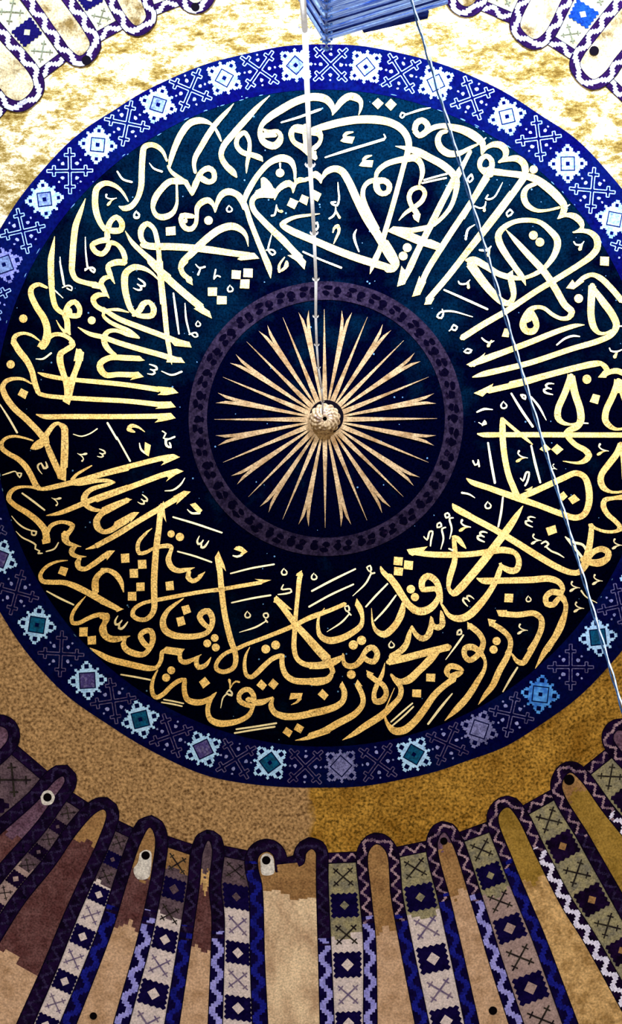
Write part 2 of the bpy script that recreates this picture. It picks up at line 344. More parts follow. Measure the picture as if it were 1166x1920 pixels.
def arched_panel(t, label, group, zones, lights, hole=None, width=23.0, patch=None):
    root = thing('arched_panel', label, 'dome panel', group)
    o = outline(t); n = len(o)
    tr = tip_rho(t); re = min(rho(t['l'][-1]), rho(t['r'][-1]))
    # field: rungs between the two sides of the outline
    top = min(range(n), key=lambda i: rho(o[i]))
    mats = [M[z[1]] for z in zones] + [M['chalk']]
    mb = MB(); L_, R_ = o[:top + 1][::-1], o[top:]
    if t.get('crown'):        # twin-arched repaired panel: crown as one polygon, then rungs
        cr = smooth_path([t['l'][0]] + t['crown'] + [t['r'][0]], 4)
        mb.dpoly(cr, 3, 0)
        L_, R_ = smooth_path(t['l'], 8), smooth_path(t['r'], 8)
        ra0 = max(rho(t['l'][0]), rho(t['r'][0]))
        mb.dpoly([t['l'][0], t['r'][0], by_rho(R_, ra0 + 1), by_rho(L_, ra0 + 1)], 3, 0)
        r0 = ra0 + 1
    else: r0 = rho(o[top]) + 0.2
    mixp = lambda p, q, t: (p[0] + (q[0] - p[0]) * t, p[1] + (q[1] - p[1]) * t)
    K = 84
    prev = None
    for k in range(K + 1):
        r = r0 + (re - r0) * (k / K) ** 1.5
        a, b = by_rho(L_, r), by_rho(R_, r)
        if prev:
            for c in range(6):
                m = 0
                for zi, z in enumerate(zones):
                    if r - tr > z[0] + 9 * math.sin(c * 1.1 + z[0]) + random.uniform(-5, 5): m = zi
                mb.dquad(mixp(prev[0], prev[1], c / 6), mixp(prev[0], prev[1], (c + 1) / 6), mixp(a, b, (c + 1) / 6), mixp(a, b, c / 6), 3, m)
        prev = (a, b)
    f = mb.build('panel_field', mats, root)
    if patch:
        pb = MB(); pb.dpoly(smooth_path(patch + [patch[0]], 4), 4); pb.build('plaster_patch', M['chalk'], root)
    # stepped border round the outline
    nr = []
    for i in range(n):
        a, b = o[max(i - 1, 0)], o[min(i + 1, n - 1)]
        dx, dy = b[0] - a[0], b[1] - a[1]; l = math.hypot(dx, dy) or 1
        nr.append((dy / l, -dx / l))
    half = sum(math.hypot(o[i][0] - o[i - 1][0], o[i][1] - o[i - 1][1]) for i in range(1, top + 1))
    c = (o[top][0] + nr[top][0] * 5, o[top][1] + nr[top][1] * 5)
    if rho(c) > rho(o[top]): nr = [(-x, -y) for x, y in nr]
    near, left, right, thr = lights
    slots = [near, left, right]; bm = []
    mset = []
    def slot(name):
        if name not in mset: mset.append(name)
        return mset.index(name)
    def style(s):
        d = s - half
        nm = near if abs(d) < thr + 14 * math.sin(s * 0.37) else (left if d < 0 else right)
        H, pe = (broad, 40 if nm == 'top_white' else 45) if nm in ('lilac', 'top_white', 'blue') else (thin, 28)
        if nm == 'white': H, pe = broad, 34
        dk = {'blue': 'navy', 'lilac': 'navy', 'top_white': 'top_navy'}.get(nm, 'ink')
        return H, pe, 10 + slot(nm), 30 + slot(dk)
    mb = MB()
    stepped(mb, o, nr, lambda s: width + max(abs(s - half) - 60, 0) * 0.017, style, 4)
    final = ['line'] + mset
    mb.m = [0 if q == 2 else 1 + (q - 10 if q < 30 else q - 30) for q in mb.m]
    mb.build('stepped_border', [M[x] for x in final], root)
    for x, y, r in ([hole] if hole and not isinstance(hole, list) else hole or []):
        hb = MB(); hb.ddisc(x, y, r, 5.2, 0); hb.build('vent_hole', M['void'], root)
    return root

def rib(t0, t1, label, group, zones, start=28, first='x', dmat='d_top', xm=('x_dark', 'x_pale'), border=('mottled', 'ink'), centre=None, wide=23.0):
    root = thing('dome_rib', label, 'dome rib', group)
    A, B = smooth_path(t0['r'], 8), smooth_path(t1['l'], 8)
    if t0['r'][0] is not t0.get('tip'): A = [t0['tip'] or t0['crown'][-1]] + A
    B = [t1['tip'] or t1['crown'][0]] + B
    r0 = (tip_rho(t0) + tip_rho(t1)) / 2 + start
    re = min(rho(A[-1]), rho(B[-1])) - 2
    def span(r):              # the two sides of the rib's inner strip
        a, b = by_rho(A, r), by_rho(B, r); dx, dy = b[0] - a[0], b[1] - a[1]; l = math.hypot(dx, dy)
        w = wide + max(r - r0 - 30, 0) * 0.017
        return a, b, (dx / l, dy / l), w, l
    def P(u, r):              # u from 0 to 1 across the strip between the two borders
        a, b, e, w, l = span(r); s = w + (l - 2 * w) * u
        return (a[0] + e[0] * s, a[1] + e[1] * s)
    mb = MB(); K = 64; pr = None
    for k in range(K + 1):
        r = r0 + (re - r0) * k / K
        row = [P(-0.12, r), P(1.12, r)]
        if pr:
            for c in range(5):
                m = 0
                for zi, z in enumerate(zones):
                    if r - r0 > z[0] + 5 * math.sin(c * 1.3 + z[0]) + random.uniform(-3, 3): m = zi
                g = lambda p, q, t: (p[0] + (q[0] - p[0]) * t, p[1] + (q[1] - p[1]) * t)
                mb.dquad(g(pr[0], pr[1], c / 5), g(pr[0], pr[1], (c + 1) / 5), g(row[0], row[1], (c + 1) / 5), g(row[0], row[1], c / 5), 1, m)
        pr = row
    mb.build('strip', [M[z[1]] for z in zones], root)
    # stepped border across the head of the strip
    mb = MB(); pts = [P(-0.42 + 1.84 * k / 24, r0) for k in range(25)]
    nr = []
    for p in pts:
        d = rho(p); nr.append((-(p[0] - PX) / d, -(p[1] - PY) / d))
    stepped(mb, pts, nr, lambda s: 21.0, lambda s: (broad, 38, 0, 1) if border[0] == 'top_white' else (thin, 28, 0, 1), 2)
    mb.build('head_border', [M[border[0]], M[border[1]], M['line']], root)
    # motifs down the strip: saltire crosses and toothed diamonds in turn
    kind = first; r = r0
    while r < re - 60:
        a, b, e, w, l = span(r); W = l - 2 * w
        if W < 18: break
        h = W * (0.86 if kind == 'x' else 0.9); rc = r + h * 0.5 + 2
        q = lambda u, v: P(0.5 + u * 0.5, rc + v * W * 0.5)
        zi = 0
        for i, z in enumerate(zones):
            if rc - r0 > z[0]: zi = i
        if kind == 'x':
            mm = MB()
            for sg in (1, -1):
                for u0, v0, u1, v1, wd in [(-.66, -.60 * sg, .66, .60 * sg, 2.4)] + [(cx * .52 - .17 * sg * cx * k2 * 1.0, cx * .47 * sg + .17 * k2, cx * .52, cx * .47 * sg, 2.2) for cx in (-1, 1) for k2 in (-1, 1)][:0]:
                    p0, p1 = q(u0, v0), q(u1, v1)
                    mm.dribbon([(*p0, wd * W / 50), (*q((u0 + u1) / 2, (v0 + v1) / 2), wd * 1.1 * W / 50), (*p1, wd * W / 50)], 2.4)
                for c in (-1, 1):
                    cu, cv = c * .47, c * .43 * sg
                    du, dv = -.15 * sg * 1.0, .15
                    mm.dribbon([(*q(cu - c * du * c, cv - dv), 2.2 * W / 50), (*q(cu + du, cv + dv), 2.2 * W / 50)], 2.6)
            mm.build('saltire_motif', M[xm[min(zi, len(xm) - 1)]], root)
        else:
            mm = MB(); T = 5; out = []
            for sd in range(4):
                for k in range(T):
                    for fr, ins in ((0.0, 0.14), (0.5, 0.0)):
                        x = -1 + 2 * (k + fr) / T; y = 1 - ins
                        if k == 0 and fr == 0: x, y = -0.9, 0.9
                        c_, s_ = [(1, 0), (0, 1), (-1, 0), (0, -1)][sd]
                        X, Y = x, -y
                        out.append((X * c_ - Y * s_, X * s_ + Y * c_))
            mm.dpoly([q(u * .92, v * .84) for u, v in out], 2.4, 0)
            dd = 0.40 if zi else 0.30
            mm.dpoly([q(0, -dd), q(dd, 0), q(0, dd), q(-dd, 0)], 3.0, 1)
            mm.build('diamond_motif', [M[dmat], M[centre or zones[zi][1]]], root)
        r += h + 4; kind = 'd' if kind == 'x' else 'x'
    return root

ORD = ['first', 'second', 'third', 'fourth', 'fifth', 'sixth', 'seventh', 'eighth', 'ninth', 'tenth', 'eleventh']
G1, G2 = 'arched panels along the bottom', 'decorated ribs along the bottom'
arched_panel(LOW[1], 'dark mauve arched panel cut by the left edge, with only its rounded head showing', G1, [(0, 'mauve')], ('dusk', 'dusk', 'dusk', 900))
arched_panel(LOW[2], 'mauve arched panel at lower left with a hole in a pale patch near its head', G1, [(0, 'mauve'), (150, 'umber')], ('dusk', 'dusk', 'dusk', 900), hole=(89, 1495, 8), width=24,
             patch=[(76, 1494), (82, 1484), (94, 1482), (103, 1496), (96, 1508), (80, 1508)])
arched_panel(LOW[3], 'purple-brown stained arched panel without a hole at lower left', G1, [(0, 'brown'), (70, 'umber'), (330, 'beige')], ('dusk', 'dusk', 'dusk', 900), width=25)
arched_panel(LOW[4], 'narrow arched panel with a hole in a white patch above purple-brown stain', G1, [(0, 'brown'), (92, 'umber'), (190, 'beige')], ('dusk', 'blue', 'lilac', 170), hole=[(273, 1604, 8), (175, 1905, 7)], width=25,
             patch=[(262, 1600), (270, 1594), (282, 1596), (284, 1612), (278, 1646), (258, 1648), (250, 1630), (258, 1618)])
arched_panel(LOW[5], 'slender pinched arched panel next left of the wide twin-arched panel', G1, [(0, 'violet'), (62, 'sand'), (92, 'umber'), (205, 'beige')], ('dusk', 'blue', 'lilac', 180), width=24)
arched_panel(LOW[6], 'wide pale twin-arched panel with a black hole ringed in white', G1, [(0, 'brown'), (92, 'pale')], ('dusk', 'blue', 'lilac', 175), hole=(499, 1613, 8), width=24,
             patch=[(488, 1612), (492, 1603), (501, 1600), (511, 1606), (514, 1620), (513, 1638), (492, 1640)])
arched_panel(LOW[7], 'plain tan arched panel without a hole right of the twin-arched panel', G1, [(0, 'brown'), (165, 'beige')], ('mottled', 'lilac', 'blue', 150))
arched_panel(LOW[8], 'pinkish arched panel with a purple-rimmed hole at its head, beside the plain tan one', G1, [(0, 'mauve'), (26, 'brown'), (120, 'beige')], ('mottled', 'blue', 'lilac', 130), hole=[(832, 1577, 7), (924, 1895, 8)])
arched_panel(LOW[9], 'ochre arched panel turning pale below, without a hole, at lower right', G1, [(0, 'ochre'), (150, 'sand')], ('mottled', 'blue', 'white', 110))
arched_panel(LOW[10], 'ochre arched panel at lower right with a large round hole at its head', G1, [(0, 'brown'), (40, 'ochre')], ('mottled', 'dusk', 'white', 120), hole=(1067, 1462, 10))
arched_panel(LOW[11], 'arched panel cut off by the right edge beside the large-holed ochre panel', G1, [(0, 'mauve'), (40, 'ochre')], ('mottled', 'dusk', 'mottled', 400))

def pos(i): return '%s of ten along the bottom from the left' % ORD[i]
look = [('dark violet rib strip, ', [(0, 'violet')], ('x_dark',), ('dusk', 'ink')),
        ('dark mauve rib strip, ', [(0, 'violet'), (150, 'rose')], ('x_dark', 'x_dark'), ('dusk', 'ink')),
        ('rib strip half repaired in cream, ', [(0, 'violet'), (104, 'stone')], ('x_dark', 'x_pale'), ('dusk', 'ink')),
        ('rib strip with tan head, ', [(0, 'brown'), (40, 'violet'), (125, 'stone')], ('x_dark', 'x_dark', 'x_pale'), ('dusk', 'ink')),
        ('rib strip with dark greyish head, ', [(0, 'violet'), (90, 'stone')], ('x_dark', 'x_pale'), ('dusk', 'ink')),
        ('upright rib strip with a grey-olive head, ', [(0, 'olive'), (138, 'stone')], ('x_dark', 'x_pale'), ('mottled', 'ink')),
        ('rib strip, olive above and lilac below, ', [(0, 'olive'), (118, 'stone')], ('x_dark', 'x_pale'), ('mottled', 'ink')),
        ('rib strip, olive above and rosy below, ', [(0, 'olive'), (118, 'rose')], ('x_dark', 'x_dark'), ('mottled', 'ink')),
        ('olive rib strip with black diamonds, ', [(0, 'olive')], ('x_dark',), ('mottled', 'ink')),
        ('olive rib strip reaching the right edge, ', [(0, 'olive')], ('x_dark',), ('mottled', 'ink'))]
for i in range(10):
    lb, zn, xm, bd = look[i]
    rib(LOW[i + 1], LOW[i + 2], lb + pos(i), G2, zn, dmat='navy' if i in (2, 3, 4, 5, 6, 7) else 'ink', xm=xm, border=bd, centre='brown' if i in (8, 9) else None, start=30)

G3, G4 = 'arched panels at the top corners', 'decorated ribs at the top corners'
tl = ('top_white', 'top_white', 'top_white', 900)
arched_panel(TOPL[1], 'bright gold arched panel at the top left, nearest the left edge', G3, [(0, 'web_top')], tl, width=22)
arched_panel(TOPL[2], 'bright gold arched panel at top left with a black hole in its border', G3, [(0, 'web_top')], tl, hole=(162, 113, 9), width=22)
arched_panel(TOPL[3], 'bright gold arched panel third from the left edge along the top', G3, [(0, 'web_top')], tl, width=21)
arched_panel(TOPL[4], 'arched panel with a black hole, mostly cut off by the top edge left of centre', G3, [(0, 'top_cream')], tl, hole=(366, 13, 8), width=21)
arched_panel(TOPR[1], 'rounded arch head poking out beside the blue pillar at the top', G3, [(0, 'web_top')], tl, width=21)
arched_panel(TOPR[2], 'pale gold arched panel at top right without a hole', G3, [(0, 'web_top')], tl, width=21)
arched_panel(TOPR[3], 'pale gold arched panel at the top right corner with a round black hole', G3, [(0, 'web_top')], tl, hole=(1114, 95, 9), width=21)
tk = dict(xm=('x_top',), border=('top_white', 'top_navy'), start=25, wide=22.0)
rib(TOPL[0], TOPL[1], 'rib strip cut by the left edge at the top left corner', G4, [(0, 'top_cream')], **tk)
rib(TOPL[1], TOPL[2], 'cream rib strip with navy toothed diamond in the top left corner', G4, [(0, 'top_cream')], **tk)
rib(TOPL[2], TOPL[3], 'cream rib strip with one grey saltire between the top left panels', G4, [(0, 'top_cream')], **tk)
rib(TOPL[3], TOPL[4], 'short rib strip head at the top edge left of centre', G4, [(0, 'top_cream')], **tk)
rib(TOPR[1], TOPR[2], 'short rib strip head at the top edge right of the blue pillar', G4, [(0, 'top_cream')], **tk)
rib(TOPR[2], TOPR[3], 'pale rib strip with a bright blue diamond at the top right', G4, [(0, 'top_cream')], dmat='d_blue', **tk)
rib(TOPR[3], TOPR[4], 'rib strip cut by the right edge at the top right corner', G4, [(0, 'top_cream')], dmat='d_blue', **tk)

# ---------------------------------------------------------------- the calligraphy medallion
med = thing('calligraphy_medallion', 'huge round dark blue medallion with golden Arabic calligraphy and a central sunburst', 'medallion')
MED = [(31, 381), (400, 117), (1166, 354), (931, 165), (1157, 343), (1095, 1300), (766, 1460), (117, 1300), (206, 1358), (400, 1458), (589, 1476), (0, 1149), (0, 426), (600, 83), (554, 85), (1030, 1345)]
MED = sorted((math.atan2(p[0] - PX, PY - p[1]), rho(p)) for p in MED)
def edge_r(a):
    w = sv = 0
    for b, r in MED:
        d = abs((a - b + math.pi) % (2 * math.pi) - math.pi); k = math.exp(-(d / 0.16) ** 2) + 1e-4
        w += k; sv += k * r
    return sv / w + 1.2 * math.sin(a * 23) * math.sin(a * 7)
pol = lambda a, r: (PX + r * math.sin(a), PY - r * math.cos(a))
NA = 240
def annulus(mb, cx, cy, r0, r1, layer, m=0, n=NA, steps=3):
    for k in range(n):
        a, b = 2 * math.pi * k / n, 2 * math.pi * (k + 1) / n
        for j in range(steps):
            q = []
            for ang, t in ((a, j / steps), (b, j / steps), (b, (j + 1) / steps), (a, (j + 1) / steps)):
                ra = r0(ang) if callable(r0) else r0; rb = r1(ang) if callable(r1) else r1
                r = ra + (rb - ra) * t; q.append((cx + r * math.sin(ang), cy - r * math.cos(ang)))
            mb.dquad(*q, layer, m)
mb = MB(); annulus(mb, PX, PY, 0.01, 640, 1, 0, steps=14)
for i in range(170):          # chips and flecks of pale paint
    a, r = random.uniform(0, 2 * math.pi), 640 * math.sqrt(random.random()); x, y = pol(a, r); s = random.choice((0.8, 1.0, 1.3, 1.8))
    mb.ddisc(x, y, s, 2.5, 1, n=6)
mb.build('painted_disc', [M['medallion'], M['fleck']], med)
mb = MB(); annulus(mb, PX, PY, 616, edge_r, 2, 0, steps=3)
for i in range(110):          # broken pale line along the band's inner edge
    a = random.uniform(0, 2 * math.pi)
    if math.cos(a - 0.2) < random.uniform(-1.2, 0.9): continue
    r = 617 + random.gauss(0, 2.5); L_ = random.uniform(0.004, 0.02)
    mb.dribbon([(*pol(a, r), 0.8), (*pol(a + L_ / 2, r), 1.8), (*pol(a + L_, r), 0.7)], 2.6, 1)
band = mb.build('border_band', [M['band'], M['fleck']], med)

M['star_white'] = mat('pale_blue_white_paint', (0.30, 0.42, 0.62), (0.16, 0.25, 0.42), scale=9, mix=(0.45, 0.62), grain=0.3, gscale=40)
M['star_cyan'] = mat('icy_blue_paint', (0.44, 0.70, 0.95), (0.26, 0.46, 0.72), scale=9, mix=(0.5, 0.68), grain=0.25, gscale=40)
M['star_grey'] = mat('lilac_grey_paint', (0.20, 0.20, 0.40), (0.10, 0.10, 0.22), scale=9, mix=(0.45, 0.62), grain=0.4, gscale=40)
M['star_sky'] = mat('vivid_sky_blue_paint', (0.10, 0.36, 0.80), (0.03, 0.14, 0.5), scale=10, mix=(0.42, 0.62), grain=0.35, gscale=40)
M['in_teal'] = mat('teal_paint', (0.004, 0.09, 0.19), (0.006, 0.05, 0.10), scale=10, grain=0.35)
M['in_purple'] = mat('purple_grey_paint', (0.06, 0.045, 0.17), (0.16, 0.14, 0.28), scale=14, mix=(0.5, 0.65), grain=0.4)
M['in_pale'] = mat('pale_grey_blue_paint', (0.15, 0.20, 0.30), (0.07, 0.09, 0.16), scale=14, mix=(0.45, 0.62), grain=0.4)
M['cross_line'] = mat('faint_lilac_line', (0.13, 0.12, 0.25), (0.06, 0.05, 0.13), scale=12, mix=(0.45, 0.62), grain=0.4)
M['cross_shaded'] = mat('shaded_violet_line', (0.10, 0.08, 0.17), (0.05, 0.03, 0.09), scale=12, mix=(0.45, 0.62), grain=0.4)
M['bud'] = mat('lilac_bud_paint', (0.30, 0.30, 0.56), (0.18, 0.2, 0.4), scale=12, grain=0.3)
# a quarter of the stepped star: rows of half-widths in tesserae of 2.6 px
STAR = [9, 9, 8, 8, 8, 8, 7, 8, 8, 4, 4, 3, 2, 2]
def star(x, y, ang, white, inner, dot):
    c, s = math.cos(ang), math.sin(ang); t = 2.6
    P = lambda u, v: (x + (u * c - v * s) * t, y + (u * s + v * c) * t)
    mb = MB()
    def rect(u0, v0, u1, v1, layer, m): mb.dquad(P(u0, v0), P(u1, v0), P(u1, v1), P(u0, v1), layer, m)
    big = white is not M['star_white']; hb, ib = (7.5, 5.9) if big else (7.7, 5.2)
    rect(-hb, -hb, hb, hb, 3, 0)
    for q in range(4):
        c4, s4 = [(1, 0), (0, 1), (-1, 0), (0, -1)][q]
        def rr(u0, v0, u1, v1, layer, m):
            pts = [(u0, v0), (u1, v0), (u1, v1), (u0, v1)]
            mb.dquad(*[P(a * c4 - b * s4, a * s4 + b * c4) for a, b in pts], layer, m)
        rr(7.4, -5.0, 8.6, 5.0, 3, 0); rr(8.6, -3.6, 9.3, 3.6, 3, 0); rr(9.3, -3.9, 11.2, 3.9, 3, 0); rr(11.3, -2.7, 12.3, 2.7, 3, 0); rr(12.3, -1.4, 14, 1.4, 3, 0); rr(6.9, 6.9, 8.8, 8.8, 3, 0)
        hs = 1.6 if big else 1.2
        rr(10.2 - hs, -hs, 10.2 + hs, hs, 3.6, 1)
    rect(-ib, -ib, ib, ib, 3.6, 1); rect(-ib + .8, -ib + .8, ib - .8, ib - .8, 4.0, 2)
    if dot: rect(-1.4, -1.4, 1.4, 1.4, 4.4, 1)
    mb.build('stepped_star', [white, M['band'], inner], band)
def cross(x, y, ang, line, bud):
    c, s = math.cos(ang), math.sin(ang)
    P = lambda u, v: (x + (u * c - v * s), y + (u * s + v * c))
    mb = MB(); a, b0, b1, e, h = 2.7, 27, 32.4, 43, 10
    arm = [(a, a), (b0, a), (b0, h), (b1, h), (b1, a), (e, a), (e, -a), (b1, -a), (b1, -h), (b0, -h), (b0, -a), (a, -a)]
    for q in range(4):
        c4, s4 = [(1, 0), (0, 1), (-1, 0), (0, -1)][q]
        pts = [P(u * c4 - v * s4, u * s4 + v * c4) for u, v in arm]
        for p0, p1 in zip(pts, pts[1:]): mb.dribbon([(*p0, 1.7), ((p0[0] + p1[0]) / 2, (p0[1] + p1[1]) / 2, 1.7), (*p1, 1.7)], 3, 0)
        for d, r in ((13.5, 4.0), (20.5, 2.3)):
            p = P((d * c4 - d * s4), (d * s4 + d * c4)); mb.dpoly([(p[0] + r * f * math.sin(t), p[1] + r * f * math.cos(t)) for t, f in [(k * 0.9 + d, random.uniform(0.65, 1.15)) for k in range(7)]], 3, 1)
    mb.build('fleury_cross', [line, bud], band)
STARS = [(7.08, 'w', 'white', 1), (18.8, 'w', 'white', 0), (31.6, 'w', 'white', 1), (44.1, 'w', 'white', 1), (55.9, 'w', 'white', 0), (67.6, 'w', 'white', 1), (79.4, 'w', 'white', 0), (91.5, 'w', 'white', 1),
         (104, 'w', 'teal', 0), (116.3, 'c', 'teal', 0), (128.6, 'c', 'teal', 0), (141.8, 's', 'sky', 1), (153.3, 'g', 'grey', 0), (164.8, 'c', 'teal', 1), (176.9, 'g', 'grey', 0), (188.6, 'c', 'teal', 1),
         (199.7, 'c', 'purple', 0), (211.0, 'c', 'teal', 1), (221.7, 'c', 'purple', 0), (233.9, 'c', 'teal', 1), (246.4, 'c', 'purple', 0), (258.5, 'w', 'pale', 0), (271, 'w', 'pale', 1), (283.3, 'g', 'pale', 1), (295.6, 'g', 'pale', 1),
         (308.1, 'w', 'pale', 1), (320.5, 'w', 'white', 1), (332.3, 'w', 'pale', 1), (343.9, 'w', 'white', 1), (355.7, 'w', 'pale', 1)]
WM = {'w': 'star_white', 'c': 'star_cyan', 'g': 'star_grey', 's': 'star_sky'}
M['in_white'] = mat('chalky_blue_white_paint', (0.26, 0.36, 0.50), (0.12, 0.18, 0.28), scale=14, mix=(0.45, 0.65), grain=0.35)
IM = {'white': 'in_white', 'pale': 'in_pale', 'teal': 'in_teal', 'purple': 'in_purple', 'grey': 'star_grey', 'sky': 'star_sky'}
for i, (dg, w, inn, dot) in enumerate(STARS):
    a = math.radians(dg); dr = -6 if 150 < dg < 190 else 0
    x, y = 603.9 + (661.6 + dr) * math.sin(a), 781.9 - (661.6 + dr) * math.cos(a)
    star(x, y, a + math.radians(45), M[WM[w]], M[IM[inn]], dot)
    nx = STARS[(i + 1) % len(STARS)][0] + (360 if i == len(STARS) - 1 else 0)
    b = math.radians((dg + nx) / 2); r = 661 + (-5 if 150 < (dg + nx) / 2 < 190 else 0)
    low = 150 < (dg + nx) / 2 < 250  # weaker light on the lower crosses is put into their line colour
    cross(603.9 + r * math.sin(b), 781.9 - r * math.cos(b), b + math.radians(45), M['cross_shaded' if low else 'cross_line'] if 95 < (dg + nx) / 2 < 262 else M['star_white'], M['bud'])

# ring round the sunburst
mb = MB(); annulus(mb, 611, 785, 223, 257.5, 3, 0, n=160, steps=3)
for k in range(34):
    a = 2 * math.pi * k / 34
    for off, r, w, h in ((0.02, 246, 9, 5), (0.0, 236, 7, 5.5), (0.09, 240, 8, 8), (0.085, 231, 6, 3)):
        b = a + off; cx, cy = 611 + r * math.sin(b), 785 - r * math.cos(b)
        pts = []
        for j in range(9):
            t = 2 * math.pi * j / 9; f = random.uniform(0.75, 1.2); u, v = w * f * math.cos(t), h * f * math.sin(t)
            pts.append((cx + u * math.cos(b) - v * math.sin(b), cy + u * math.sin(b) + v * math.cos(b)))
        mb.dpoly(pts, 3.6, 1)
mb.build('scrollwork_ring', [M['ring'], M['ring_dark']], med)

# sunburst: sixteen forked rays and sixteen needles round a gilded boss
sun = MB(); sun.ddisc(609, 786, 33, 4.6, 0, n=40)
sun = sun.build('sunburst', [M['ray']], med)
for k in range(16):
    for forked in (False, True):
        a = math.radians(22.5 * k + (11.25 if forked else 0) + random.uniform(-0.5, 0.5))
        cx, cy = 609, 786.5; c0, s0 = math.sin(a), -math.cos(a)
        ofs = (2.2 * c0 + 0 * s0)
        P = lambda r, t: (cx + (r + (3.5 if c0 > 0.3 else 0) * c0 - (4 if s0 > 0.5 else 0) * s0) * c0 - t * s0, cy + (r + (3.5 if c0 > 0.3 else 0) * c0 - (4 if s0 > 0.5 else 0) * s0) * s0 + t * c0)
        mb = MB()
        if not forked:
            mb.dribbon([(*P(28, 0), 9.5), (*P(70, 0), 8.2), (*P(120, 0), 5.2), (*P(165, 0), 3.0), (*P(190, 0), 1.6), (*P(207, 0), 0.5)], 4.2)
            mb.build('needle_ray', M['ray'], sun)
        else:
            for sg in (1, -1):
                L_ = [(28, 0, 1.6), (80, 0, 3.0), (130, 0, 4.6), (165, 0, 5.9), (174, 0.4, 6.5), (190, 2.6, 7.8), (207, 9.8, 9.8)]
                for (r0, i0, o0), (r1, i1, o1) in zip(L_, L_[1:]):
                    mb.dquad(P(r0, sg * i0), P(r0, sg * o0), P(r1, sg * o1), P(r1, sg * i1), 4.4)
            mb.build('forked_ray', M['ray'], sun)
# boss: a hanging gilded knob of spiralling scales
bc = D(609, 786, 0); up = (CEN - bc).normalized(); e1 = up.cross(Vector((0, 1, 0))).normalized(); e2 = up.cross(e1)
mb = MB(); n, h, rb = 112, 26, 0.205
vs = []
for i in range(h + 1):
    t = i / h; ph = t * math.pi / 2
    for k in range(n):
        th = 2 * math.pi * k / n
        sc = abs(math.sin(7 * th + 7 * t)) * 0.027 * math.sin(ph) + 0.015 * abs(math.sin(math.pi * t * 5)) * math.sin(ph)
        r = (rb + sc) * (0.16 + 0.84 * math.sin(ph)); zz = 0.20 * math.cos(ph) + 0.03 + sc * 0.8 * math.cos(ph)
        vs.append(bc + up * zz + (e1 * math.cos(th) + e2 * math.sin(th)) * r)
mb.add(vs, [(i * n + k, i * n + (k + 1) % n, (i + 1) * n + (k + 1) % n, (i + 1) * n + k) for i in range(h) for k in range(n)])
mb.add([bc + up * 0.18 + (e1 * math.cos(2 * math.pi * k / 16) + e2 * math.sin(2 * math.pi * k / 16)) * 0.045 for k in range(16)], [tuple(range(16))], 1)
vo = D(612, 782, 0) - bc; mb.add([bc + vo + up * 0.028 + (e1 * math.cos(2 * math.pi * k / 40) + e2 * math.sin(2 * math.pi * k / 40)) * 0.262 for k in range(40)], [tuple(range(40))], 1)
mb.build('gilded_boss', [M['boss'], M['void']], med)

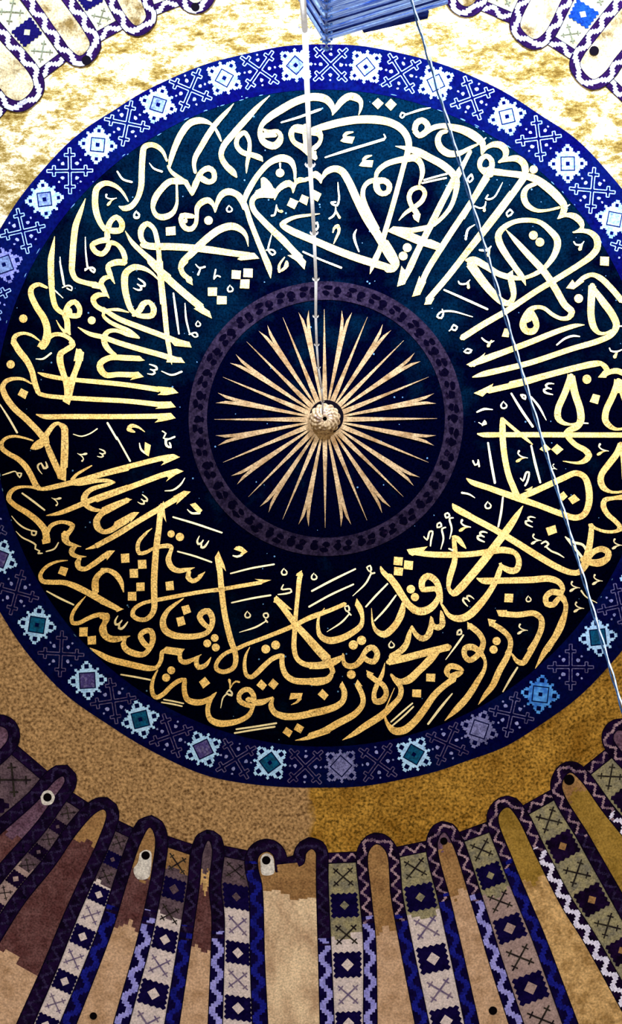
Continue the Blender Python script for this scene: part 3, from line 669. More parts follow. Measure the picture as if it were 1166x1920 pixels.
# the writing: each word one mesh of pen strokes, traced as (x, y, pen width) in the photograph and laid on the dome
TRACE = '''W
s 505.8,179.1,1.4 485.9,197.3,7.5 465.3,219.6,11.7 437.9,250.4,12.3 419,274.4,11.7 414.6,291.6,10.3 422.5,308.7,11.7 437.9,324.2,11.7 444.1,332.8,2.1
W
s 672.3,215.8,1.5 676.2,203.7,5.7 676.2,190.9,9.8 666.4,182.6,14.9 653.6,181.1,14.2 640.7,189.6,12.9 629.1,205,9 623.2,215.3,2.6
s 624.2,215.3,2.1 623.2,201.2,10.3 612.4,187,14.9 594.4,181.9,15.4 573.8,183.7,14.9 550.6,192.2,14.9 524.9,206.8,14.9 504.3,220.5,13.4 490.2,235.9,9.3 487.6,250.1,10.3 492.7,264.2,12.3 504.3,271.9,14.4 514.6,273.2,14.4 523.6,265.5,13.9 526.2,253.9,9.3 519.8,246.2,8.2 504.3,247.5,8.7 491.5,241.8,3.1
s 495.3,252.6,12.9 517.2,253.9,6.7
s 527.5,229.5,3.1 563.5,218.7,4.6 594.4,207.1,5.1 600.8,205,4.1
W
s 571.2,239.8,10.3 553.2,238.5,10.3 546,250.1,11.3 550.6,265.5,9.3 568.6,277.1,12.9 584.1,288.6,15.4 592.3,296.4,7.7
s 550.6,243.6,7.7 573.8,246.2,12.9 594.4,248.8,12.9
s 584.1,244.9,15.4 596.9,248.8,15.4 601.6,259.1,8.2 596.9,270.6,8.7 587.9,278.4,10.3
s 572.5,237.2,15.4 572.5,257.8,10.3 576.4,275.8,15.4
p 578.9,283.5 593.1,283.5 591.8,301 580.2,295.1
s 586.7,241.8,7.7 604.7,238,13.4 635.5,230,14.9 671.6,224.3,15.4 707.6,224.8,16 730.7,229.5,14.9 748.7,238.5,14.4 761.1,252.6,13.4 766.2,268.1,12.9 764.7,283.5,11.8 757.8,306.7,9.8 747.5,345.2,9.8 734.6,391.6,9.8 722.5,432.7,10.3 711.4,468.7,10.3 701.1,491.9,11.3 693.4,513.8,1
s 662.6,247.5,2.1 649.7,250.1,6.7 644.5,255.7,6.2
p 638.1,264.2 645.8,255.2 665.1,256.5 660,269.3 643.3,266.8
s 609.8,295.1,2.6 645.8,283.5,5.1 684.4,271.9,5.1 720.4,260.9,5.1
s 717.9,261.6,3.6 722.5,257.8,3.6 719.2,251.3,2.1
s 697.3,291.2,2.1 685.7,295.1,6.7 680.6,300.2,5.1
p 672.8,310.5 680.6,300.2 699.9,300.7 697.3,313.6 679.3,312.3
W
s 461.9,324.7,1.5 463.2,306.7,6.7 467,286.1,8.2 467,262.9,7.7 458,248.8,9.3 445.1,259.1,9.3 443.9,273.2,9.3 455.4,286.1,10.3 470.9,289.9,10.3 487.6,296.4,10.3 492,302,2.6
W
s 553.2,337.5,4.6 551.9,316.9,7.7 544.2,301.5,12.9 527.5,296.4,14.4 506.9,304.1,11.8 486.3,324.7,10.8 470.9,347.8,11.3 460.6,368.4,10.3 459.3,378.7,5.1
d 524.9,324.2,16
s 524.9,306.7,4.1 525.4,315.7,2.1
s 723,463.6,15.4 707.6,440.4,16 687,409.6,15.4 669,373.6,15.4 653.6,340.1,14.9 640.7,320.8,14.4 626.5,316.4,12.9 612.4,322.1,11.3 602.1,337.5,3.6
s 601.6,344,2.1 600,335,10.3 591.8,327.2,13.9 582.8,329.8,10.3
s 580.2,340.1,2.6 578.9,335,7.7 571.2,337.5,7.7 562.2,337.5,11.3 554.5,342.7,7.7 549.3,360.7,2.1
s 549.3,362,2.1 549.3,350.4,9.3 541.6,344,13.4 528.8,349.1,11.8 519.8,358.1,9.3 514.6,373.6,2.6
s 515.1,373.6,2.1 514.1,363.3,11.3 505.6,355.5,15.4 495.3,358.1,15.4 481.2,363.3,12.9
c 488.9,335 494,331.9 506.9,342.7 513.3,355.5 512,365.8 491.5,363.3 489.4,347.8
s 512,368.4,7.7 494,364.5,12.9 478.6,368.4,11.3 472.2,378.7,10.3 476,394.1,10.8 491.5,412.1,11.8 512,432.7,12.9 530.1,449.7,13.9
p 544.2,371 559.6,377.4 551.9,392.3 537.8,385.1
p 566.1,364.5 578.9,369.7 575.1,385.1 560.4,377.4
p 587.9,355.5 602.6,363.3 595.7,378.2 582.3,370.5
s 518.5,383.8,2.1 517.2,394.1,3.6 514.6,403.1,3.6 509.5,404.4,4.1
s 518.5,387.7,2.6 522.3,395.4,4.1 528.8,396.2,6.2
s 633.5,341.4,1.3 634.3,355.5,3.1 635.5,373.6,3.6 631.7,385.1,4.1 625.2,383.8,4.1 621.4,380,4.6 629.1,378.7,3.1
s 629.1,387.7,2.1 629.1,396.7,3.6 624,405.7,4.1 617.5,409.6,3.6
s 629.9,395.4,2.6 634.3,404.4,4.6 636.8,408.3,5.7
s 512,432.9,12.9 530.1,449.6,13.9 548.1,468.9,12.9 563.5,484.4,13.4
p 539.1,478.7 560.9,476.7 573.8,490 570.7,505.5 555.8,489.5
s 432.3,355.7,5.1 447.7,366,10.3 459.3,384,9.3 468.3,412.3,9.8 481.2,445.8,10.3 494,476.7,11.3 504.3,502.4,11.8 507.4,521.7,1
s 599.5,400.8,1.5 578.9,403.3,5.1 553.2,407.2,6.7 537.8,413.6,8.7 528.8,420.6,10.3 542.9,430.9,13.4 563.5,440.6,13.9 594.4,453.5,13.9 630.4,468.9,14.4 671.6,484.4,14.9 705,494.7,14.9 730.7,502.4,12.9 740,505,7.7
s 594.4,417,3.6 587.9,422.1,4.1 593.1,431.1,3.6 596.4,424.7,3.6 594.4,417,3.6
s 624,436.8,2.1 626.5,427.8,5.1 633,423.9,7.7 635.5,432.9,5.7 630.4,445.8,4.6 625.2,457.4,1.5
s 668.5,429.8,1.5 663.8,440.6,5.1 665.9,453.5,4.6 672.8,471.5,2.6
s 568.6,472.3,3.6 586.7,480.5,3.6 604.7,488.2,3.6 639.4,501.9,4.1
s 509.5,439.3,1.3 505.6,453.5,3.1 503,468.9,3.6 510.8,477.9,3.6 515.9,474.1,3.6 512,468.9,3.6 499.2,468.9,2.6
s 533.9,481.8,2.1 523.6,497.2,5.1 523.6,508.8,5.7 532.6,502.4,4.1 537.3,490.8,4.6 539.1,498.5,4.1 528.8,507.5,3.6
W
s 705,435.5,17 717.9,458.6,15.4 730.7,481.8,14.4 740,494.7,12.9
s 703.7,335,6.2 707.6,322.1,9.3 721.7,309.2,10.3 742.3,301.5,11.3 762.9,297.7,12.9 778.4,296.4,14.4 788.6,306.7,11.3 791.7,324.7,9.3 786.1,345.2,4.1
s 705,340.1,12.9 720.5,338.8,11.8 729.5,346.5,11.3 727.4,359.4,10.3 717.1,363.3,10.3 707.6,355.5,12.9 705,340.1,12.9
s 711.5,337.5,10.3 693.4,340.1,9.8 682.6,350.4,8.7 680.1,365.8,9.3 684.4,383.8,10.3 693.4,404.4,11.3 707.6,430.2,10.3
s 747.5,413.4,1.5 760.3,399.3,6.7 775.8,389,8.7 791.2,376.1,9.3 796.4,360.7,8.7 788.6,351.7,8.7 773.2,355.5,9.3 766.8,368.4,9.3 770.6,383.8,9.3 780.9,399.3,11.3 784.8,407,7.7
p 773.2,403.1 788.6,400.6 784.8,417.3 775.8,410.9
s 741,274,1 757.8,277.1,7.7 780.9,283.5,14.4 806.7,296.4,14.4 829.8,309.2,14.9 847.8,324.7,14.4 855.5,340.1,13.4 853,365.8,9.3 844,389,8.7 827.2,409.6,7.7 811.8,422.4,7.7
s 881.8,283.5,7.7 871,304.1,8.7 858.1,327.2,12.9 840.1,358.1,11.3 819.5,399.3,11.3 804.1,430.2,11.3 793.8,450.7,10.3
s 795.1,337.5,3.6 814.4,331.9,3.6 837.5,326,4.1
s 791.7,343.2,3.6 814.4,338,3.6 836.2,333.7,3.6
s 721.7,453.5,13.9 737.2,479.2,13.4 743.6,494.7,11.3 737.2,505,10.3 724.3,506.2,10.3
p 725.6,433.7 737.2,424.4 770.6,427.3 800.2,422.1 806.7,417.5 815.7,418.8 804.1,429.1 793.8,432.9 773.2,436.8 802.8,448.9 807.9,448.9 828.5,457.9 820.8,469.5 780.9,457.4
s 850.4,337.7,12.9 819.5,396.9,11.8 800.2,435.5,11.8 783.5,468.9,11.8 768.1,502.4,12.9 756.5,528.1,7.7
p 744.4,537.4 752.6,498.5 757.3,505 768.1,507.5 759.1,532.7
d 763.4,464.3,16.5
d 755.7,480,16.5
W
s 807.2,201.9,1.3 788.6,205.8,4.6 770.6,211.5,3.6 759.1,215.3,3.6
s 750.1,217.9,3.1 753.1,211.5,3.6 759.1,214,3.6 753.9,221.2,3.1 750.1,217.9,3.1
p 708.4,183.7 719.2,193.4 708.4,205 697.3,194
p 732.6,185 743.6,195.5 732.6,207.6 721.7,196.5
s 777.1,244.9,10.8 780.9,230.8,11.8 791.2,225.6,11.8 801.5,234.6,11.8 800.2,244.9,11.8 786.1,253.9,11.3 777.1,244.9,10.8
s 798.9,248.8,7.7 811.8,239.8,10.3 829.8,235.9,10.3 847.8,238.5,12.9 871,244.9,16 891.6,256.5,17 904.4,269.3,12.9 903.1,286.1,4.1
s 837.5,246.2,7.7 827.2,248.8,9.3 820.8,260.3,11.3 824.7,275.8,13.4 840.1,287.4,14.4 860.7,287.4,10.3 881.3,277.1,6.7 895.4,270.6,4.1
s 911.6,257.8,1.5 905.7,262.9,3.6
s 903.1,288.6,3.6 913.4,275.8,7.7 927.6,270.6,11.8 940.4,273.2,13.9 948.2,283.5,12.9 945.6,296.4,8.7 935.3,304.1,5.1
s 919.9,327.2,15.4 907,322.1,10.3 899.3,311.8,9.3 901.9,298.9,10.3 912.1,292.5,9.3 921.1,300.2,10.3 921.1,314.4,11.3 912.1,319.5,10.3
s 883.8,327.2,4.1 876.6,335,3.6 880,341.4,3.6 886.4,335,3.6 883.8,327.2,4.1
s 942.5,341.4,1 935.3,355.5,3.1 926.3,369.7,3.1 917.3,373.6,4.1 910.9,372.3,3.6 914.7,365.8,3.1
s 910.9,377.4,2.1 908.3,387.7,3.6 899.3,390.3,3.1 890.3,386.4,3.1
s 908.3,386.4,3.1 907.8,395.4,6.2
s 890.3,421.1,1.5 877.4,430.2,4.6 873,448.2,4.6
s 913.4,332.6,12.3 883.8,378.9,11.8 840.1,444.5,11.8 798.9,511.4,11.3 786.1,543.6,10.3
p 772.4,556.4 786.1,517.3 789.4,525.5 798.9,528.1 787.4,552.6
W
s 960,360.9,11.8 899.3,440.6,11.8 840.1,517.8,11.8 801.5,562.8,11.3
p 795.1,571.3 800.2,559 814.4,559 807.9,570.6
s 832.9,543.6,3.6 873.6,561.6,4.6 913.4,579.6,4.1
s 828.5,579.1,1.5 831.1,587.3,3.6 827.2,596.3,4.1 819.5,593.7,3.6 824.7,586,3.6 845.2,583.4,3.6 886.4,594.2,1.5
s 850.4,609.2,3.6 856.8,613,3.6 853,619.5,3.6 846.5,615.6,3.6 850.4,609.2,3.1
s 846.5,616.9,2.6 841.4,620.7,2.1
s 881.3,524.3,1.5 873.6,532,3.6 862,532,3.6 859.4,527.6,2.6
s 877.4,528.1,3.1 878.2,539.7,6.2
s 921.1,461.2,2.1 913.4,468.9,5.1 899.3,468.9,3.6
s 917.3,468.9,3.6 914.7,479.2,6.7
d 1000.3,317.8,15.4
s 935.5,304.2,2.6 950.9,299.1,8.7 968.9,297.3,13.4 981.8,306.8,14.4 985.6,323.5,12.9
s 904.6,319.6,12.9 927.7,322.2,13.4 953.5,325.3,12.3 979.2,328.6,13.4 1002.4,335.1,14.9 1025.5,350.5,17 1046.1,369.8,16.5 1057.7,386.5,13.4 1055.1,399.4,11.8 1046.1,409.7,2.6
s 981.8,333.8,12.9 956.1,369.8,12.9 917.5,421.3,12.3 866,484.3,11.8
s 916.2,323.5,12.9 889.2,369.8,11.8 866,408.4,11.8
s 1004.9,344.1,7.7 988.2,351.8,9.3 981.8,364.7,12.3 986.9,382.7,11.8 1004.9,394.3,7.7 1025.5,394.3,5.1 1048.7,389.1,5.1
s 1068.7,383.2,1.5 1061.5,387.8,3.6
s 956.1,393,4.1 949.6,399.4,3.6 952.2,405.8,3.6 961.2,398.1,3.6 956.1,393,3.6
W
s 1046.1,409.7,2.6 1061.5,403.3,7.7 1077,405.8,12.9 1088.6,416.1,12.3 1091.1,426.4,7.7 1083.4,432.8,5.1 1073.1,435.4,1.5
s 1074.4,436.2,2.1 1089.8,432.8,7.7 1105.3,435.4,10.3 1118.1,447,13.4 1119.4,465,13.4 1107.9,480.4,12.9 1084.7,497.2,11.3
s 1084.7,497.2,11.3 1043.5,522.9,11.3 1004.9,546.1,11.3 950.9,582.1,11.3 904.6,609.1,11.8 866,633.6,11.8
s 1095,452.2,1.5 1089.8,458.6,3.1 1079.6,458.6,3.6 1075.7,453.4,2.6
s 1091.1,457.3,3.6 1086.8,467.6,7.7
p 1125.3,481 1141.8,481.7 1141.3,498.5 1124.8,497.2
W
s 985.6,535.3,1 979.2,520.3,10.3 966.3,502.3,11.3 948.3,476.6,12.9 936.8,456,13.9 934.2,440.6,12.9 943.2,427.7,11.3 963.8,416.1,9.3 986.9,412.8,9.3 1010.1,416.1,9.3 1030.7,431.6,11.8 1044.8,450.9,13.9 1041,474,12.3 1022.9,499.8,9.3 1004.9,512.6,8.7 979.2,521.6,7.2 953.5,519.1,11.3 932.9,512.6,11.3 912.3,499.8,12.9 886.6,486.9,12.9 873.7,488.2,5.1
s 881.4,494.6,18 899.4,520.3,17 922.6,548.6,15.4 943.2,566.7,12.9 954.8,567.9,11.3 962.5,556.4,10.3 959.9,533.2,12.9 954.8,517.8,9.3
p 948.3,515.2 961.2,506.2 962.5,522.9 954.8,525.5
s 947.8,429.8,1 963.8,448.3,8.7 989.5,476.6,12.9 1020.4,510.1,13.9 1041,540.9,13.9 1059,571.8,13.4 1071.8,584.7,12.9 1066.7,595,10.3 1053.8,597.5,7.7 1035.8,589.8,7.7 1020.4,578.2,7.7 1007.5,575.7,7.7 994.6,580.8,11.3 983.1,597.5,12.9 980.5,610.4,13.9 986.9,620.7,12.9 999.8,620.7,12.9 1006.2,610.4,10.3 1002.4,597.5,12.9
s 994.6,584.7,12.9 1002.9,598.8,12.3 1006.2,611.7,10.3
s 981.8,600.1,15.4 994.6,597.5,10.3
d 999.8,441.1,16.5
d 1012.1,454,16.5
W
p 1061,540.4 1073.1,524.2 1078.3,531.9 1089.8,522.9 1095,528.1 1075.7,542.2
s 1079.6,533.2,7.7 1095,520.3,9.3 1110.4,515.2,8.7 1125.9,521.6,11.3 1143.9,538.4,11.8 1166,564.1,11.8
s 1110.4,535.8,15.4 1108.4,564.1,14.4 1107.9,589.8,13.9 1113,613,12.9 1123.3,624.5,7.7 1136.2,624.5,5.1 1146.4,619.4,5.1
s 1114.3,543.5,10.3 1131,566.7,14.4 1147.7,589.8,14.4 1155.5,610.4,13.4 1146.4,627.1,11.3 1123.3,638.7,11.3 1071.8,654.1,10.8 994.6,679.9,10.8 943.2,692.7,11.3 904.6,701.7,10.3 886.6,706.9,2.6
s 1095.8,609.1,1 1079.6,610.4,7.7 1046.1,620.7,10.3 994.6,641.3,11.3 943.2,660.6,11.8 912.3,672.1,12.9 881.4,685,7.7
p 873.7,683.7 899.4,669.6 909.7,661.3 904.6,673.4 889.2,688.1
s 1044,646.4,3.1 1059,634.8,4.1 1074.4,629.7,4.1 1087.3,631,2.1
d 1084.7,559.7,16.5
s 926.5,638.7,1.5 918.7,642.6,3.1 908.5,638.7,3.6 903.3,633.6,2.6
s 921.3,638.7,3.1 914.9,649,6.7
s 876.3,654.1,3.6 884,656.7,3.6 878.9,661.9,4.1 869.9,659.3,2.6 876.3,654.1,3.1
p 945.8,615.5 954.8,616.8 953.5,632.3 940.6,631
W
s 1136.2,703,7.7 1137.4,692.7,11.3 1125.9,681.1,8.7 1110.4,681.1,9.3 1084.7,687.6,10.8 1020.4,704.3,10.8 981.8,714.6,11.3 956.1,720,10.3
p 1120.7,707.7 1131,695.3 1143.9,692.7 1136.2,708.2
d 1100.1,710.7,16.5
s 1166,655.4,2.1 1156.7,659.3,3.6 1145.2,658,3.1 1142.6,652.8,2.6
s 1156.7,660.6,3.1 1152.1,669.6,7.7
s 1160.6,611.7,2.6 1172.2,610.9,2.6
s 1125.9,681.3,9.3 1084.7,689,10.8 1020.4,705.7,10.8 981.8,717.3,11.3 943.2,726.3,11.3 914.9,732.7,11.3
p 887.9,737.1 914.9,724.3 924.7,719.1 921.3,727.6 904.6,743.8
s 1132.3,707,2.6 1142.6,698,9.3 1156.7,695.4,11.3 1174.7,703.2,10.3
d 1100.1,711.4,16.5
p 1111.7,738.4 1125.1,741.7 1120.7,758 1105.3,753.3
W
s 1069.3,708.3,12.9 1059,736.6,12.9 1046.1,767.5,12.9 1046.1,782.9,12.9 1053.8,791.9,9.3 1069.3,795.8,4.6 1082.1,793.2,3.6
s 1070.5,705.7,15.4 1078.3,739.2,14.4 1087.3,767.5,14.4 1088.6,788.1,14.4 1082.1,799.6,12.9 1068,806.1,11.3 1061.5,811.2,10.3 1065.4,820.2,10.3 1079.6,834.4,10.3 1097.6,844.7,11.8 1104,853.7,12.9 1097.6,862.7,11.3 1084.7,867.8,6.2 1055.1,864.7,1.5
p 1064.1,701.1 1079,708.8 1077,726.3 1059,731.5
s 1092.4,793.2,3.1 1102.2,793.7,2.6
p 1044.3,832.3 1056.4,842.6 1044,852.9 1033.2,842.6
p 1021.7,831.8 1032.7,842.1 1021.7,848.5 1011.4,842.1
s 1039,719.7,1.4 1028.6,719,3.7 1023.5,722.5,4.6 1026.3,727.1,3.9 1034.4,729.4,2.3
s 1027.4,728.2,2.3 1019.8,730.6,4.6 1021.2,735.2,4.6 1028.6,738.2,3.7 1036.7,739.8,1.9
W
s 1159.3,713.4,12.9 1149,741.7,12.9 1136.2,770.1,12.9 1134.9,788.1,12.9 1143.9,799.6,10.3 1156.7,804.8,5.7 1169.6,803.5,5.1
p 1151.6,710.4 1166,716 1174.7,734 1147.7,739.2
s 1161.9,716,15.4 1174.7,757.2,12.9
s 894.3,813.3,2.1 904.6,815.1,8.7 943.2,815.1,9.8 1020.4,815.1,10.3 1097.6,815.6,10.3 1174.7,815.6,10.3
s 1124.6,833.1,4.6 1122.8,837.3,2.8 1128.6,842.8,2.8 1141.3,845.8,1.4
s 1139,845.1,1.4 1129.7,847,2.8 1123.9,850.5,6 1120.9,852.1,4.6
W
s 940.6,785.5,6.2 941.9,795.8,11.3 942.4,821.5,12.3 945.8,855,11.8 953.5,891,11.8 962.5,914.1,12.3 968.9,929.6,12.9
s 940.6,785,7.7 950.9,793.2,6.2 968.9,808.6,6.7 984.4,821.5,6.7 998.5,833.6,2.1
s 914.9,830.5,3.6 921.3,870.4,5.1 927.7,905.1,4.6
s 995.9,835.7,3.6 1003.7,870.4,5.1 1012.7,904.4,4.1
s 875,897.4,2.6 884,903.8,9.3 917.5,915.4,11.3 968.9,933.4,12.9 1010.1,947.6,11.3 1051.2,963,11.8 1079.6,970.7,11.8 1095,964.3,12.3 1104,942.4,13.4 1102.7,911.6,13.4 1095,893.6,11.8 1079.6,887.1,11.3 1056.4,896.1,11.8 1020.4,912.8,11.8 994.6,924.4,12.3 971.5,933.4,10.3
p 983.1,919.3 998.5,911.6 995.9,920.6
p 1056.4,921.1 1064.1,930.9 1055.1,939.3 1046.1,929.6
p 1076.5,926.5 1087.3,937.3 1073.1,945.5 1064.6,934.7
s 944.5,752,1.5 939.1,759.8,3.4 941.4,765.2,3.4 948.3,764.4,3.4 949.9,759.8,3.1 945.2,754.4,1.9
s 894.3,772.6,3.1 907.2,767,4.6 923.9,768,1.5
s 896.9,791.9,1.5 904.6,795.8,2.6 911,794.5,3.6 908.5,789.3,3.6 904.6,797.1,3.6
s 958.6,737.9,3.6 976.6,767.5,5.1 998.5,799.6,4.6
s 979.2,744.3,3.6 976.6,740.5,3.6 984.4,741.7,3.6 984.4,748.2,3.6 979.2,745.6,3.1
s 995.9,744.3,3.1 1010.1,762.3,4.6 1024.2,788.1,1.5
s 975.3,896.1,2.1 980.5,901.3,3.6 986.9,885.8,4.1 991.6,885.8,3.6 988.2,903.8,4.1 984.4,910.3,3.6
s 886.6,864,3.1 890.4,871.7,3.6 895.6,869.1,3.1 896.4,862.7,3.1 898.2,874.3,3.6
s 972.8,846,4.6 971,850.1,2.8 976.8,855.7,2.8 989.5,858.7,1.4
s 987.2,858,1.4 977.9,859.8,2.8 972.1,863.3,6 969.1,864.9,4.6
s 1037.9,870.6,2.6 1036.2,872.4,1.5 1038.1,876.4,1.5 1044.2,880.4,0.8
s 1043.1,879.6,0.8 1037.9,878.8,1.5 1034.3,879.5,3.3 1032.4,879.8,2.6
W
s 1163.2,831.8,10.3 1156.7,849.8,12.9 1141.3,870.4,12.9 1128.4,888.4,12.3 1125.9,901.3,12.9 1131,914.1,11.8 1143.9,921.9,6.2 1156.7,923.1,5.1 1172.2,920.6,5.1
s 1163.2,831.8,10.3 1169.6,860.1,12.9 1172.2,898.7,12.9
s 866,923.9,4.1 878.9,926.5,3.6 890.4,933.4,1.5
s 914.9,939.9,1.5 909.5,947.6,3.4 911.8,953,3.4 918.7,952.2,3.4 920.3,947.6,3.1 915.7,942.2,1.9
s 1172.2,931.6,11.8 1149,934.2,7.7 1133.6,938,10.3 1131,948.3,11.3 1138.7,963.7,10.3 1154.2,977.9,9.3 1161.9,988.2,9.3 1156.7,995.9,6.2
s 1109.1,984.3,9.3 1107.9,1002.3,11.3 1104,1028.1,12.9 1098.8,1048.6,14.4 1092.4,1066.7,12.9
s 1105.3,984.3,7.7 1116.9,990.8,5.7 1131,995.9,6.2 1146.4,997.2,6.2 1159.3,994.6,7.2 1172.2,988.2,7.7
s 1092.4,1048.6,15.4 1105.3,1053.8,12.9 1123.3,1055.1,15.4 1138.7,1046.1,12.9 1140,1035.8,12.9 1128.4,1029.3,11.8 1113,1034.5,11.3 1101.4,1046.1,12.9
s 1059,1006.2,2.1 1074.4,1016.5,5.1 1092.4,1021.6,5.1 1100.1,1033.2,5.1
s 1061.5,1008.8,3.1 1079.6,1030.6,5.1 1092.4,1046.1,5.1
s 866,958.6,11.3 891.7,974,11.8 930.3,994.6,12.3 968.9,1017.8,12.9 1010.1,1043.5,12.9 1046.1,1064.1,12.3 1069.3,1073.1,11.3 1084.7,1073.1,11.3 1096.3,1061.5,12.9 1102.7,1043.5,15.4
p 1022.9,990 1041,984.3 1044.3,998.5 1028.1,1004.4
s 913.9,999.3,1.2 904.9,997.1,3.3 899.9,999.3,4.1 901.6,1003.8,3.5 908.4,1007.1,2.1
s 902.5,1005,2.1 895.4,1005.8,4.1 895.9,1010.1,4.1 901.9,1013.9,3.3 908.8,1016.6,1.6
s 1004,971,1.2 995,968.8,3.3 990,971,4.1 991.7,975.5,3.5 998.4,978.8,2.1
s 992.5,976.7,2.1 985.5,977.5,4.1 986,981.8,4.1 992,985.6,3.3 998.8,988.3,1.6
s 942.7,932.9,3.6 939.3,961.2,4.6 934.2,987.4,3.6
s 1114.9,1078.2,4.1 1113.3,1081.9,2.5 1118.4,1086.9,2.5 1129.7,1089.6,1.2
s 1127.7,1088.9,1.2 1119.4,1090.6,2.5 1114.3,1093.7,5.4 1111.6,1095.1,4.1
s 1080.2,1129.7,4.1 1078.5,1133.4,2.5 1083.7,1138.3,2.5 1095,1141,1.2
s 1092.9,1140.4,1.2 1084.7,1142,2.5 1079.6,1145.1,5.4 1076.9,1146.6,4.1
s 1152.2,1011.3,4.1 1150.6,1015,2.5 1155.7,1020,2.5 1167,1022.7,1.2
s 1165,1022,1.2 1156.7,1023.7,2.5 1151.6,1026.8,5.4 1148.9,1028.2,4.1
s 866.1,975.3,4.6 864.2,979.5,2.8 870,985,2.8 882.7,988.1,1.4
s 880.4,987.4,1.4 871.1,989.2,2.8 865.4,992.7,6 862.3,994.3,4.6
s 1000.4,1002.3,4.1 998.8,1006,2.5 1003.9,1011,2.5 1015.2,1013.7,1.2
s 1013.2,1013,1.2 1004.9,1014.7,2.5 999.8,1017.8,5.4 997.1,1019.2,4.1
s 1015.2,1019.1,3.1 1022.9,1015.2,4.1 1028.1,1020.3,4.1 1021.7,1025.5,3.1
s 1024.2,1025.5,3.1 1033.2,1033.2,3.6 1046.1,1038.4,3.6 1057.7,1045.6,1.5
s 1072.4,1091.1,4.1 1070.8,1094.8,2.5 1075.9,1099.7,2.5 1087.3,1102.4,1.2
s 1085.2,1101.8,1.2 1077,1103.4,2.5 1071.8,1106.5,5.4 1069.2,1108,4.1
s 1089.8,1107.8,3.6 1097.6,1118.1,2.6 1119.4,1130.5,1.5
W
s 894.3,1084.7,2.6 904.6,1088.5,11.3 943.2,1088.5,11.8 994.6,1087.2,12.9 1030.7,1085.2,12.9 1048.7,1092.4,11.3 1055.1,1105.2,9.3 1051.2,1115.5,6.2
s 1050,1111.7,12.9 1033.2,1110.4,11.8 1022.9,1120.7,11.3 1025.5,1132.3,11.8 1037.1,1133.6,11.8 1046.1,1123.3,10.3 1055.1,1118.1,7.7 1059,1125.8,7.7 1060.3,1143.8,9.3 1051.2,1169.6,11.8 1038.4,1197.9,11.8 1025.5,1220,10.3
p 946.3,1113 962.5,1113.5 961.2,1129.7 945.2,1128.9
s 990.8,1116.8,1.3 986.3,1123.3,2.8 988.2,1127.8,2.8 994,1127.1,2.8 995.3,1123.3,2.6 991.4,1118.8,1.5
s 1053.4,1123.2,7.7 1059.9,1130.9,9.3 1060.4,1143.7,9.3 1052.1,1174.6,11.8 1036.7,1200.3,12.9 1021.3,1222.2,11.8 1011,1240.2,6.2 1003.3,1253.6,1
W
p 930.3,1143.8 950.9,1143.8 948.3,1147.7 943.2,1156.7 935,1155.4
s 938,1150.3,11.3 968.9,1152.8,11.3 1002.4,1150.3,11.3 1013.9,1159.3,11.3 1015.2,1174.7,11.3 1006.2,1197.9,10.3 992.1,1220,10.3
s 974.7,1170.9,4.1 973,1174.6,2.5 978.2,1179.5,2.5 989.5,1182.2,1.2
s 987.4,1181.6,1.2 979.2,1183.2,2.5 974.1,1186.3,5.4 971.4,1187.7,4.1
p 914.1,1159.8 930.3,1163.1 926.5,1168.3 917.5,1174.7
s 920,1168.3,10.3 940.6,1181.1,10.3 954.8,1195.3,10.3 957.3,1210.7,9.3 950.9,1226.2,10.3
p 875.8,1165.9 891.8,1174.6 887.9,1176.7 876.4,1180.6
s 881.5,1174.1,10.3 899.5,1189.6,11.3 906,1205,10.3 902.1,1220.4,10.3
s 858.4,1183.1,3.6 863.5,1180.6,3.6 864.8,1188.3,3.6 857.1,1189.6,3.6 858.4,1183.1,3.6
s 868.6,1190.9,3.1 860.9,1202.4,4.1 835.2,1237.2,1.5
d 930.9,1201.9,15.4
d 925.2,1217.9,15.4
s 1002.5,1150.2,11.3 1014.1,1159.2,11.3 1015.6,1174.6,11.3 1005.8,1200.3,11.3 990.4,1228.6,11.8 980.1,1242.8,11.8 969.8,1240.2,9.3 959.5,1226.1,3.6
s 919.6,1168.2,10.3 941.5,1181,10.3 954.4,1195.2,10.3 956.9,1208.1,9.3 951.8,1228.6,11.8 936.4,1256.9,12.9 923.5,1285.2,12.3 909.3,1303.3,8.7 896.5,1321.3,1
s 969.8,1251.8,3.6 956.9,1272.4,4.6 942.8,1296.8,2.6
s 879.8,1172,10.3 895.2,1184.9,11.3 905.5,1200.3,10.3 904.2,1213.2,11.3 895.2,1228.6,11.3 879.8,1237.7,11.3 870.8,1228.6,10.3 872,1215.8,11.8 884.9,1213.2,12.9 900.3,1223.5,10.3 909.3,1238.9,6.2 908.1,1254.4,7.7 895.2,1277.5,11.3 877.2,1305.8,12.9 856.6,1329,12.3 833.4,1351.6,1
s 847.6,1300.7,2.6 828.3,1323.8,5.1 802.6,1357.3,4.1
W
s 848.1,943.9,1.5 853.2,951.6,11.3 881.5,968.3,11.8 920.1,988.9,11.8 945.8,1003,11.8
s 980.6,948.2,1.5 969,966.2,10.3 953.6,989.4,14.4 930.4,1020.3,15.4 904.7,1053.7,16 878.9,1084.6,15.4 860.9,1104.7,15.4 850.6,1112.4,12.9 841.6,1104.7,7.7 842.9,1084.1,11.8 850.6,1058.4,11.8 853.2,1042.9,10.3 851.9,1022.3,9.3 850.6,1009.5,7.7
s 849.3,1006.9,7.7 857.1,1009.5,10.3 866.1,1019.8,8.7 873.8,1028.8,1.5
s 841.6,1028.8,3.1 850.6,1032.6,4.1
p 762.4,1030.1 801.7,1024.4 794,1033.1 773.4,1042.4 767,1039.1
